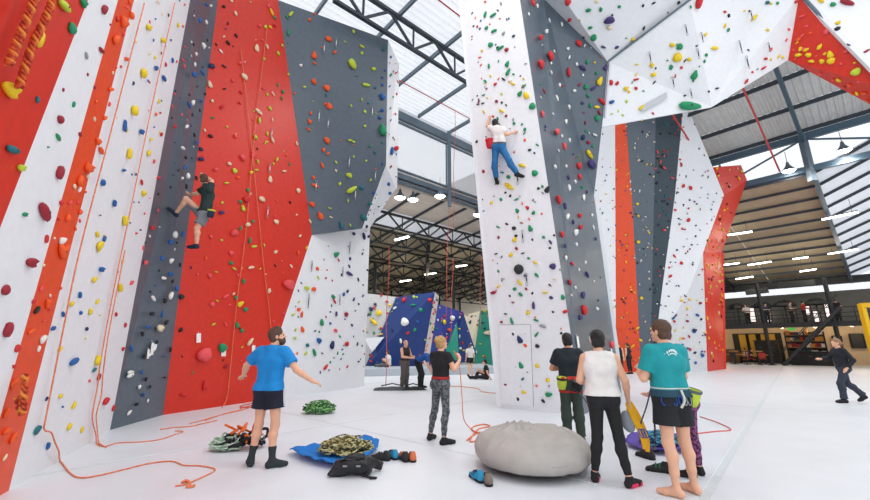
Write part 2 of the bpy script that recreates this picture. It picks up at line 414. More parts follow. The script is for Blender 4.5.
# right clerestory wall
wr = tag(empty('wall_right', uv(5, VR, 12)), kind='structure')
for k, (a, b) in enumerate(((16, 9.6), (9.5, 5.4), (5.3, 1.3), (1.1, -5), (-5.1, -12))):
    w_ = tag(empty('window_%d' % (k+6), uv((a+b)/2, VR+.1, 12)), kind='structure')
    MB().slab([uv(a, VR+.12, 11.5), uv(b, VR+.12, 11.5), uv(b, VR+.12, 13.1), uv(a, VR+.12, 13.1)], -VX, .02).build('pane', M_PANE, w_)
    fr = MB(); fr.beam(uv(a, VR, 11.5), uv(a, VR, 13.1), .09); fr.build('window_frame', M_GSTEEL, w_)
M_BSTEEL = mat('blue_steel2', (74, 96, 112), rough=.45)
for z, h, u_ in ((13.35, .42, 16), (11.35, .36, 16)):
    MB().beam(uv(u_, VR-.05, z), uv(-14, VR-.05, z), .2, h).build('girder', M_BSTEEL, wr)
for a, b in ((9.5, 1.2), (1.2, -7)):
    MB().beam(uv(a, VR-.12, 13.2), uv((a+b)/2, VR-.12, 11.6), .09).build('brace', M_BSTEEL, wr)
    MB().beam(uv((a+b)/2, VR-.12, 11.6), uv(b, VR-.12, 13.2), .09).build('brace', M_BSTEEL, wr)
MB().beam(uv(1.2, VR-.1, 10.6), uv(1.2, VR-.1, 13.5), .3, .3).build('column', M_GSTEEL, wr)
# low hall roof, left
lowc = tag(empty('ceiling', uv(28, 20, 10)), kind='structure')
zl = lambda u: 11.0-.125*(u-UL)
us = [UL, 19.0, 21.0, 23.7, 26.4, 29.1, 31.8, 34.5, 37.2, 40.2]
for i in range(len(us)-1):
    a, b = us[i], us[i+1]; m = M_SHEETW if i == 2 else (M_SHEETP if i < 2 else M_SHEETT)
    for v in range(2, 47, 5):
        MB().slab([uv(a+.02, v, zl(a)), uv(b-.02, v, zl(b)), uv(b-.02, v+4.97, zl(b)), uv(a+.02, v+4.97, zl(a))], Vector((0, 0, -1)), .05).build('roof_sheet', m, lowc)
for v in np.arange(6, 47, 2.1):
    MB().beam(uv(UL, v, zl(UL)-.1), uv(40, v, zl(40)-.1), .09, .16).build('purlin', M_STEEL, lowc)
for k, u in enumerate((21.0, 23.7, 27.0, 30.5, 34, 37.5)):
    truss('roof_truss', uv(u, 7, zl(u)-.2), uv(u, 46, zl(u)-.2), 1.0, 16, .11, M_DSTEEL, label='black lattice truss in the low hall, %s behind the clerestory windows' % ['first', 'second', 'third', 'fourth', 'fifth', 'sixth'][k], group='black low hall trusses')
tr2 = truss('roof_truss', uv(24, 20.5, 9.6), uv(39.5, 33, 8.0), 1.3, 9, .2, M_DSTEEL, label='heavy black cross girder in the low hall over the bouldering walls')
wb = tag(MB().slab([uv(40, 2, 0), uv(40, 52, 0), uv(40, 52, 8.6), uv(40, 2, 8.6)], -UX, .2).build('wall_back', M_CREAM), kind='structure')
for v in (16, 20, 24, 28, 32, 36, 40): MB().beam(uv(39.8, v, 0), uv(39.8, v, 8.2), .22).build('column', M_DSTEEL, wb)
for v in (19.2, 29.2): tag(MB().beam(uv(30, v, 0), uv(30, v, 9), .28).build('column', M_DSTEEL, loc=(0, 0, 0)), 'black steel column behind the bouldering walls', 'column', 'black columns in the low hall')
# low hall roof, right
zr = lambda v: 11.2-.244*(v-VR)
lowr = tag(empty('ceiling', uv(6, 38, 9)), kind='structure')
vv = [VR+k*1.45 for k in range(13)]
for i in range(12):
    a, b = vv[i], vv[i+1]
    for u in (1.2, 6.2, 11.2, 16.2):
        MB().slab([uv(u, a+.01, zr(a)), uv(u, b-.01, zr(b)), uv(u+4.97, b-.01, zr(b)), uv(u+4.97, a+.01, zr(a))], Vector((0, 0, -1)), .05).build('roof_sheet', M_SHEETT, lowr)
    MB().beam(uv(1.2, a, zr(a)-.12), uv(21, a, zr(a)-.12), .07, .15).build('purlin', M_STEEL, lowr)
    rise = .42
    z1 = lambda v, u: zr(v)+rise*(1.1-u)
    for (ua, ub) in ((1.1, -5), (-5.05, -12)):
        MB().slab([uv(ua, a+.01, z1(a, ua)), uv(ua, b-.01, z1(b, ua)), uv(ub, b-.01, z1(b, ub)), uv(ub, a+.01, z1(a, ub))], Vector((0, 0, -1)), .05).build('roof_sheet', M_SHEETW, lowr)
    MB().beam(uv(1.1, a, z1(a, 1.1)-.12), uv(-12, a, z1(a, -12)-.12), .1, .16).build('purlin', M_STEEL, lowr)
for u in (1.1, 9.0, 16.5):
    tag(MB().beam(uv(u, VR, zr(VR)-.35), uv(u, 47, zr(47)-.3), .2, .42).build('roof_beam', M_GSTEEL if u < 2 else M_DSTEEL, loc=(0, 0, 0)), {1.1: 'grey steel rafter between tan and white roof sheets', 9.0: 'dark rafter running down the tan roof sheets', 16.5: 'dark rafter behind the red side of the far tower'}[u], 'roof beam')
for u in (-3.5,):
    truss('roof_truss', uv(u, 31, z1(31, u)-.3), uv(u, 46, z1(46, u)-.3), 1.0, 10, .09, M_STEEL, label='grey lattice truss under the white roof sheets on the right')

# ================================================================ MEZZANINE AND CAFE
VF, VB = 42.0, 46.6
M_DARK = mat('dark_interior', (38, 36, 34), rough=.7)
M_WARM = mat('warm_wall', (226, 200, 164), rough=.8, var=.05, scale=2)
pF = (uv(0, VF), -VX); pB = (uv(0, VB), -VX); pM = (uv(0, 44.3), -VX)
F = lambda x, y, pl=pF: onp(x, y, pl)
wm = tag(MB().slab([uv(24, VB+.3, 0), uv(-16, VB+.3, 0), uv(-16, VB+.3, 3.2), uv(24, VB+.3, 3.2)], -VX, .2).build('wall_right', M_WARM), kind='structure')
wm2 = tag(MB().slab([uv(24, VB+.3, 3.2), uv(-16, VB+.3, 3.2), uv(-16, VB+.3, 5.98), uv(24, VB+.3, 5.98)], -VX, .2).build('wall_right', mat('grey_cladding', (104, 104, 98), rough=.7, var=.06, scale=3)), kind='structure')
# translucent strip under the eaves, in panes
ws = tag(empty('window_11', uv(5, VB+.2, 6.2)), kind='structure')
for u in np.arange(-15, 23, 1.2):
    MB().slab([uv(u, VB+.25, 6.0), uv(u+1.17, VB+.25, 6.0), uv(u+1.17, VB+.25, 6.5), uv(u, VB+.25, 6.5)], -VX, .03).build('pane', M_PANE, ws)
tag(MB().beam(uv(24, VB, 6.8), uv(-16, VB, 6.8), .4, .6).build('roof_beam', M_DSTEEL, loc=(0, 0, 0)), 'dark eaves beam above the translucent strip over the mezzanine', 'roof beam')
for (xa, xb, y) in ((746, 768, 291.5), (778, 815, 284)):
    a, b = onp(xa, y+1, pM), onp(xb, y-1.5, pM)
    tag(MB().beam(a, b, .5, .45).build('air_duct', M_DSTEEL, loc=(0, 0, 0)), '%s black air duct hung above the mezzanine' % ('shorter' if xa < 760 else 'longer'), 'air duct', 'black ducts above the mezzanine')
mz = empty('mezzanine', uv(3, 44, 0), 'dark steel mezzanine over the cafe with railing and posts', 'mezzanine')
MB().box(uv(4, (VF+VB)/2, 3.15), (38, VB-VF, .22), Matrix((-UX, VX, Vector((0, 0, 1)))).transposed()).build('deck', mat('deck_edge', (96, 86, 74)), mz)
MB().beam(uv(23, VF, 3.1), uv(-15, VF, 3.1), .12, .36).build('edge_beam', M_DSTEEL, mz)
for u in np.arange(-14, 23, 4.1): MB().beam(uv(u, VF+.1, 0), uv(u, VF+.1, 6.6), .2).build('post', M_DSTEEL, mz)
for z in (3.6, 3.9, 4.3): MB().beam(uv(23, VF, z), uv(-15, VF, z), .05, .06).build('rail', M_DSTEEL, mz)
for u in np.arange(-14, 23, .8): MB().beam(uv(u, VF, 3.2), uv(u, VF, 4.3), .035).build('baluster', M_DSTEEL, mz)
# upper windows on the back wall
for k, (xa, xb, ya, yb) in enumerate(((748, 757, 308, 322), (763, 773, 308, 322), (803, 812, 306, 315), (812, 822, 311, 322), (823, 836, 304, 320))):
    a, b = onp(xa, ya, pB), onp(xb, yb, pB); w_ = tag(empty('window_%d' % (12+k), (a+b)/2), kind='structure')
    q = [Vector((p.x, p.y, z)) for p, z in ((a, a.z), (b, a.z), (b, b.z), (a, b.z))]
    MB().slab(q, -VX, .04).build('pane', mat('lit_window', (255, 236, 232), emit=1.1), w_)
    fr = MB()
    for i in range(4): fr.beam(q[i]-VX*.05, q[(i+1) % 4]-VX*.05, .08)
    fr.build('window_frame', M_DSTEEL, w_)
# dark canopies with poles upstairs
for k, x in enumerate((738, 763, 786, 818)):
    c = onp(x, 312.5, pM); c.z = 5.0
    t = empty('parasol', (c.x, c.y, 3.26), ['black dome parasol upstairs nearest the red tower side', 'second black dome parasol upstairs from the red tower', 'third black dome parasol upstairs from the red tower', 'black dome parasol upstairs above the stair'][k], 'parasol', 'black parasols on the mezzanine')
    MB().lathe([(.78, -.25), (.7, .0), (.42, .2), (.05, .3)], c, 10).build('canopy', M_DSTEEL, t)
    MB().beam((c.x, c.y, 3.26), (c.x, c.y, 5.2), .06).build('pole', M_DSTEEL, t)
# stair
st = empty('staircase', F(822, 350), 'black open stair rising to the mezzanine beside the shelves', 'staircase')
sa, sb = F(800, 346), F(840, 304); sa.z, sb.z = 1.2, 4.2
s_lo = sa+(sa-sb)*(1.2/3.0)
for o_ in (0, -1.1):
    MB().beam(s_lo+VX*o_, sb+VX*o_, .06, .22).build('stringer', M_DSTEEL, st)
    MB().beam(s_lo+VX*o_+Vector((0, 0, 1)), sb+VX*o_+Vector((0, 0, 1)), .05).build('handrail', M_DSTEEL, st)
for i in range(17):
    p = s_lo+(sb-s_lo)*((i+.5)/17); MB().beam(p-VX*1.1, p, .3, .05).build('tread', M_DARK, st)
# yellow portal frame
yf = empty('portal_frame', F(864, 366, (uv(0, 38), -VX)), 'bright yellow steel frame at the cafe end, behind the walking woman', 'frame')
pY = (uv(0, 39.0), -VX); M_YEL = mat('yellow_steel', (244, 196, 20), rough=.5)
ya = onp(861, 304, pY); yz = ya.z
yb = Vector((ya.x, ya.y, 0)); yc = ya-UX*3.2
MB().beam(yb, ya, .28).build('post', M_YEL, yf); MB().beam(ya+UX*.1+Vector((0, 0, -.1)), yc+Vector((0, 0, -.1)), .24, .3).build('lintel', M_YEL, yf)
MB().beam(Vector((yc.x, yc.y, 0)), yc, .28).build('post', M_YEL, yf)
# ground floor: dark glazed bay with yellow strips, shelves, pictures
for k, x in enumerate((742, 752, 764, 771)):
    a = onp(x, 334, pB)-VX*.15; MBp = MB().beam(Vector((a.x, a.y, .2)), Vector((a.x, a.y, 2.5)), .5, .06, up=VX)
    tag(MBp.build('banner', mat('amber_banner', (206, 158, 40)), loc=(0, 0, 0)), 'amber vertical panel in the dark cafe bay, %s from the red tower side' % ['first', 'second', 'third', 'fourth'][k], 'banner', 'amber panels in the cafe')
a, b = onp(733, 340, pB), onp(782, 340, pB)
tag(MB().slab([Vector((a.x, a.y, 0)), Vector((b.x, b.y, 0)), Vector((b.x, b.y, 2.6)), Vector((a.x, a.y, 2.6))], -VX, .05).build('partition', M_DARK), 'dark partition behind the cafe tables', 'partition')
sh = empty('shelving_unit', onp(808, 362, pM), 'dark shelving unit stocked with boxes under the mezzanine', 'shelves')
a, b = onp(787, 345, pM), onp(826, 345, pM); a.z = b.z = 0; dd = (b-a)
MB().slab([a+VX*.4, b+VX*.4, b+VX*.4+Vector((0, 0, 2.6)), a+VX*.4+Vector((0, 0, 2.6))], -VX, .04).build('back_board', M_DARK, sh)
for p in (a, b, a+dd*.5): MB().beam(p, p+Vector((0, 0, 2.6)), .08, .4, up=VX).build('upright', M_DSTEEL, sh)
RB = random.Random(3); BC = [(200, 60, 40), (226, 210, 180), (230, 150, 60), (60, 80, 90), (150, 40, 36), (240, 236, 226), (90, 110, 60)]
for i in range(5):
    z = .35+i*.5; MB().beam(a+Vector((0, 0, z)), b+Vector((0, 0, z)), .4, .05).build('shelf', mat('shelf_wood', (176, 130, 84)), sh)
    for k in range(8):
        p = a+dd*((k+.5)/8)+Vector((0, 0, z+.03)); w_, h_ = RB.uniform(.22, .42), RB.uniform(.16, .34)
        cidx = RB.randrange(len(BC))
        bo = MB().box(p+Vector((0, 0, h_/2)), (w_, .3, h_), Matrix((-UX, VX, Vector((0, 0, 1)))).transposed())
        bo.box(p+Vector((0, 0, h_-.02))-VX*.005, (w_+.02, .31, .04), Matrix((-UX, VX, Vector((0, 0, 1)))).transposed())
        tag(bo.build('storage_box', mat('box%d' % cidx, BC[cidx]), loc=p), 'small %s box on the cafe shelving' % ['red', 'cream', 'amber', 'slate', 'maroon', 'white', 'olive'][cidx], 'box', 'boxes on the cafe shelving')
for k, (x0, x1, y0, y1, lab) in enumerate(((832, 844, 336, 349, 'red and white poster on the warm cafe wall'), (849, 866, 334, 348, 'large black screen on the warm cafe wall'))):
    p0, p1 = onp(x0, y0, pB), onp(x1, y1, pB); q = [Vector((p.x, p.y, z)) for p, z in ((p0, p0.z), (p1, p0.z), (p1, p1.z), (p0, p1.z))]
    t = empty('poster' if k == 0 else 'wall_screen', (p0+p1)/2, lab, 'poster' if k == 0 else 'screen')
    MB().slab(q, -VX, .05).build('sheet' if k == 0 else 'panel', mat('poster_print', (190, 60, 50), rgb2=(236, 226, 214), scale2=2.5, sharp=True) if k == 0 else M_DSTEEL, t)
    fr = MB()
    for i in range(4): fr.beam(q[i]-VX*.03, q[(i+1) % 4]-VX*.03, .07)
    fr.build('frame', M_DSTEEL, t)
gp_ = onp(791.5, 329, pF); gs = MB().box(gp_, (.4, .06, .2), Matrix((-UX, VX, Vector((0, 0, 1)))).transposed())
tag(gs.build('exit_sign', mat('green_sign', (60, 170, 70), emit=.6), loc=gp_), 'small green sign under the mezzanine edge', 'sign')
# cafe tables and chairs, ground floor
M_TT = mat('table_top', (200, 150, 90)); M_CH = [mat('chair_red', (196, 56, 36)), mat('chair_black', (30, 30, 32)), mat('chair_brown', (120, 78, 46))]
def cafe_table(p):
    t = empty('cafe_table', p, 'wooden topped cafe table on a black post under the mezzanine', 'table', 'cafe tables')
    MB().box(Vector(p)+Vector((0, 0, .74)), (1.1, .8, .05), Matrix((-UX, VX, Vector((0, 0, 1)))).transposed()).build('table_top', M_TT, t)
    MB().beam(Vector(p), Vector(p)+Vector((0, 0, .72)), .08).build('post', M_DSTEEL, t); MB().box(Vector(p)+Vector((0, 0, .02)), (.5, .5, .04)).build('foot', M_DSTEEL, t)
def cafe_chair(p, a, ci):
    t = empty('cafe_chair', (0, 0, 0), '%s cafe chair with thin legs beside a cafe table' % ['red', 'black', 'brown'][ci], 'chair', '%s cafe chairs' % ['red', 'black', 'brown'][ci])
    MB().box((0, 0, .45), (.42, .42, .05)).build('seat', M_CH[ci], t); MB().box((0, -.2, .72), (.42, .04, .4)).build('backrest', M_CH[ci], t)
    for x in (-.18, .18):
        for y in (-.18, .18): MB().beam((x, y, 0), (x, y, .45 if y > 0 else .6), .035).build('leg', M_DSTEEL, t)
    t.location = p; t.rotation_euler.z = a
for k in (0, 1, 2, 3):
    p = uv(13.5-k*2.15, 43.4-(k % 2)*.5-(.9 if k > 3 else 0)); cafe_table(p)
    cafe_chair(p+UX*.85, -TH+math.pi/2+math.pi, k % 3); cafe_chair(p-UX*.85, -TH+math.pi/2, (k+1) % 3); cafe_chair(p-VX*.75, RB.uniform(-.4, .4)-TH, (k*2) % 3)

# counters and cabinets that fill the cafe
def cabinet(label, p, w, d, h, m, nd):
    p = Vector(p); t = empty('cabinet', p, label, 'cabinet'); B_ = Matrix((-UX, VX, Vector((0, 0, 1)))).transposed()
    MB().box(p+Vector((0, 0, h/2)), (w, d, h), B_).build('body', m, t); MB().box(p+Vector((0, 0, h+.03)), (w+.1, d+.1, .06), B_).build('worktop', M_DSTEEL, t)
    for i in range(nd):
        q = p-UX*((i+.5)/nd-.5)*w-VX*(d/2+.015)+Vector((0, 0, h*.5)); dr = MB().box(q, (w/nd-.06, .03, h-.12), B_).build('door', m, t)
        MB().box(q-VX*.03+Vector((0, 0, h*.2)), (.2, .03, .03), B_).build('handle', M_GSTEEL, dr)
cb = onp(812, 362, (uv(0, 43.2), -VX)); cabinet('long dark counter in front of the cafe shelving', (cb.x, cb.y, 0), 2.4, .7, 1.0, M_DARK, 3)
cb = onp(770, 362, (uv(0, 45.4), -VX)); cabinet('tall dark cabinet between the amber panels and the shelving', (cb.x, cb.y, 0), 1.6, .6, 1.9, M_DARK, 2)
cb = onp(729, 362, (uv(0, 45.4), -VX)); cabinet('low brown cabinet at the red tower side of the cafe', (cb.x, cb.y, 0), 2.0, .6, 1.1, mat('cab_brown', (110, 72, 42)), 3)
for k, x in enumerate((733, 745, 757, 769)):
    q = onp(x, 350, (uv(0, 41.2), -VX)); t = empty('bar_table', (q.x, q.y, 0), 'tall black bar table in the cafe, %s from the red tower' % ['first', 'second', 'third', 'fourth'][k], 'table')
    q = Vector((q.x, q.y, 0)); MB().lathe([(.001, 1.08), (.34, 1.08), (.34, 1.03), (.001, 1.03)], q, 12).build('table_top', [M_TT, M_DARK][k % 2], t); MB().tube([q, q+Vector((0, 0, 1.05))], .04, 6).build('post', M_DSTEEL, t); MB().lathe([(.001, .04), (.26, .03), (.26, 0)], q, 12).build('foot', M_DSTEEL, t)

# ================================================================ LAMPS
M_LED = mat('led_tube', (255, 244, 222), emit=9.0); M_LAMP = mat('lamp_lens', (255, 252, 246), emit=22.0)
def strip_light(a, b, lab, grp, pw):
    a, b = Vector(a), Vector(b); c = (a+b)/2; t = empty('strip_light', c, lab, 'light', grp); d = (b-a)
    MB().beam(a+Vector((0, 0, .06)), b+Vector((0, 0, .06)), .26, .08).build('housing', M_GSTEEL, t)
    MB().beam(a, b, .2, .08).build('tube', M_LED, t)
    for f_ in (.15, .85): MB().tube([a+d*f_+Vector((0, 0, .08)), a+d*f_+Vector((0, 0, .9))], .012, 4).build('hanger', M_STEEL, t)
    li = bpy.data.lights.new('strip_lamp', 'POINT'); li.energy = pw; li.shadow_soft_size = .4; li.color = (1, .9, .74)
    lo = bpy.data.objects.new('strip_lamp', li); COL.objects.link(lo); lo.parent = t; lo.location = (0, 0, -.25)
pr = plane3(uv(0, VR, zr(VR)-1.0), uv(5, VR, zr(VR)-1.0), uv(0, 47, zr(47)-.7))
for li_, (xa, ya_, xb, yb_) in enumerate(((720, 236, 752, 231.5), (822, 219.5, 858, 212), (828, 254, 858, 249), (748, 265, 771, 261.5), (722, 265, 739, 263), (793, 259, 808, 257), (800, 271.5, 816, 269), (736, 279, 753, 276.5))):
    a, b = onp(xa, ya_, pr), onp(xb, yb_, pr); strip_light(a, b, ['lit linear lamp beside the upper red side of the far tower', 'lit linear lamp crossing from tan to white roof sheets', 'lit linear lamp at the foot of the grey rafter over the cafe', 'lit linear lamp in the middle row under the tan roof', 'lit linear lamp partly behind the far red tower side', 'small lit linear lamp mid roof over the stair', 'small lit linear lamp just above the longer duct', 'small lit linear lamp just above the shorter duct'][li_], 'linear lamps below the tan roof', 45)
pl_ = plane3(uv(UL, 0, zl(UL)-1.6), uv(UL, 9, zl(UL)-1.6), uv(40, 0, zl(40)-1.6))
for xa, ya_, xb, yb_ in ((395, 240, 409, 236.5), (400, 281.5, 411, 280), (424.5, 274.5, 436, 273), (456, 266.5, 467, 265)):
    a, b = onp(xa, ya_, pl_), onp(xb, yb_, pl_); strip_light(a, b, 'lit linear lamp hung in the low hall above the bouldering walls', 'linear lamps in the low hall', 90)
def high_bay(p, lab, grp, pw, col=(1, .98, .95), r=.3):
    p = Vector(p); t = empty('high_bay_lamp', p, lab, 'light', grp)
    MB().lathe([(.06, .55), (.1, .35), (r, .05), (r*1.08, 0)], p, 14).build('reflector', M_GSTEEL, t, True)
    MB().lathe([(r, .02), (r*.7, -.06), (0.001, -.09)], p, 14).build('lens', M_LAMP, t, True)
    MB().tube([p+Vector((0, 0, .5)), p+Vector((0, 0, 1.2))], .015, 4).build('hanger', M_STEEL, t)
    li = bpy.data.lights.new('bay_lamp', 'SPOT'); li.energy = pw; li.shadow_soft_size = r; li.color = col; li.spot_size = math.radians(150); li.spot_blend = .6
    lo = bpy.data.objects.new('bay_lamp', li); COL.objects.link(lo); lo.parent = t; lo.location = (0, 0, -.15)
pl2 = plane3(uv(UL, 0, zl(UL)-.9), uv(UL, 9, zl(UL)-.9), uv(40, 0, zl(40)-.9))
for x, y in ((400, 198), (413, 200), (440, 196.5), (478, 215)): high_bay(onp(x, y, pl2), 'glaring round high bay lamp under the low hall roof edge', 'high bay lamps in the low hall', 500)
for x, y in ((789, 171), (844, 151)): high_bay(onp(x, y, (uv(0, VR-.6), -VX)), 'glaring round high bay lamp below the blue grey girder', 'high bay lamps on the right girder', 700)
for u, v in ((3, 4), (9, 10), (-2, 10), (5, 16), (-5, 18), (12, 25)): high_bay(uv(u, v, 13.9), 'high bay lamp hung from the main hall roof above the climbing walls', 'high bay lamps of the main hall', 600)
for x in (718, 782, 815, 852):
    p = onp(x, 327, pM); p.z = 2.95
    t = empty('downlight', p, 'small warm downlight under the mezzanine deck', 'light', 'warm downlights under the mezzanine')
    MB().lathe([(.16, .06), (.18, 0), (.14, -.02)], p, 10).build('trim', M_GSTEEL, t); MB().lathe([(.14, -.01), (.001, -.03)], p, 10).build('lens', mat('warm_lens', (255, 220, 160), emit=12), t)
    li = bpy.data.lights.new('down_lamp', 'POINT'); li.energy = 60; li.color = (1, .78, .5); li.shadow_soft_size = .15
    lo = bpy.data.objects.new('down_lamp', li); COL.objects.link(lo); lo.parent = t; lo.location = (0, 0, -.2)
# ================================================================ CLIMBING HOLDS
HC = dict(R=('red', (204, 40, 44)), D=('dark red', (156, 30, 48)), O=('orange', (240, 92, 34)), P=('pink', (236, 84, 88)), Y=('yellow', (236, 202, 30)),
          L=('lime', (190, 210, 60)), G=('green', (22, 142, 92)), T=('teal', (24, 110, 118)), B=('blue', (26, 92, 160)), N=('navy', (30, 44, 92)),
          V=('purple', (70, 54, 110)), K=('black', (30, 32, 36)), W=('white', (236, 234, 228)), E=('grey', (150, 154, 158)), C=('cream', (232, 212, 178)))
for k, (n, c) in HC.items(): mat('hold_'+n, c, rough=.65, var=.08, scale=14, bump=.25, bscale=60)
M_BOLT = mat('bolt_steel', (70, 70, 74), rough=.4, metal=.7)
def hold_shape(kind, seed, sub=2):
    """one hold sitting on the z=0 plane, about 1 across"""
    bm = bmesh.new(); bmesh.ops.create_icosphere(bm, subdivisions=sub, radius=.5); r = random.Random(seed)
    ph = [r.uniform(0, 6.28) for _ in range(6)]
    for v in bm.verts:
        p = v.co.copy(); a = math.atan2(p.y, p.x)
        if kind == 'rounded': s = Vector((1, .92, .62))
        elif kind == 'wedge': s = Vector((.8-.32*p.y*1.6, 1.2, .6+.45*p.y))
        elif kind == 'pinch': s = Vector((.5, 1.25, .62))
        elif kind == 'jug': s = Vector((1.15, .72, .85+.3*(1 if p.y > .1 else 0)))
        elif kind == 'edge': s = Vector((1.3, .5, .5))
        else: s = Vector((1, 1, .95))
        q = Vector((p.x*s.x, p.y*s.y, p.z*s.z))
        if kind != 'ball':
            k = 1+.09*math.sin(3*a+ph[0])+.06*math.sin(5*p.z*4+ph[1])+.05*math.sin(2*a+ph[2])
            q.x *= k; q.y *= k
        if kind == 'jug' and p.z > .2 and abs(p.y) < .22: q.z -= .12
        q.z = max(q.z+.16, 0); v.co = q
    me = bpy.data.meshes.new('hold_'+kind); bm.to_mesh(me); bm.free()
    me.polygons.foreach_set('use_smooth', [True]*len(me.polygons)); return me
KINDS = ['rounded', 'wedge', 'pinch', 'jug', 'edge']
SH = {(k, i): hold_shape(k, i*7+len(k)) for k in KINDS for i in range(2)}
SH[('ball', 0)] = hold_shape('ball', 1)
bme = MB().lathe([(.07, .02), (.07, .06), (.001, .06)], (0, 0, .36), 6).mesh('bolt', M_BOLT)
tris = []; tkey = []
allv = []; allf = []
for poly, n, key in PANELS:
    b_ = len(allv); allv += [p for p in poly]; allf.append(tuple(range(b_, b_+len(poly)))); tkey.append((key, n))
BV = BVHTree.FromPolygons(allv, allf)
PN = dict(lr='the big red left panel', lw1='the white panel beside the red stripe', ls='the narrow orange red stripe', lw2='the wide white left panel', lg='the narrow grey left panel',
          lR='the tall red wall panel', lG='the grey overhanging panel', lS='the white chamfered wall edge', lD='the white lower wall panel', cW='the white tower face', cG='the grey tower face',
          aF='the white arch', aU='the white overhang above the tower', aR='the red arch wedge', aW='the white panel beside the red wedge', tW='the far tower white strip', tO='the far orange stripe',
          tG='the far grey strip', tH='the far dark grey strip', tX='the far leaning white panel', tY='the far lower white panel', tR='the far red side',
          bB='the royal blue bouldering wall', bW='the pale grey bouldering panel', bE='the cream bouldering edge', bV='the violet bouldering wall', bT='the far blue bouldering panel', bC='the cream bouldering panel', bG='the green bouldering panel')
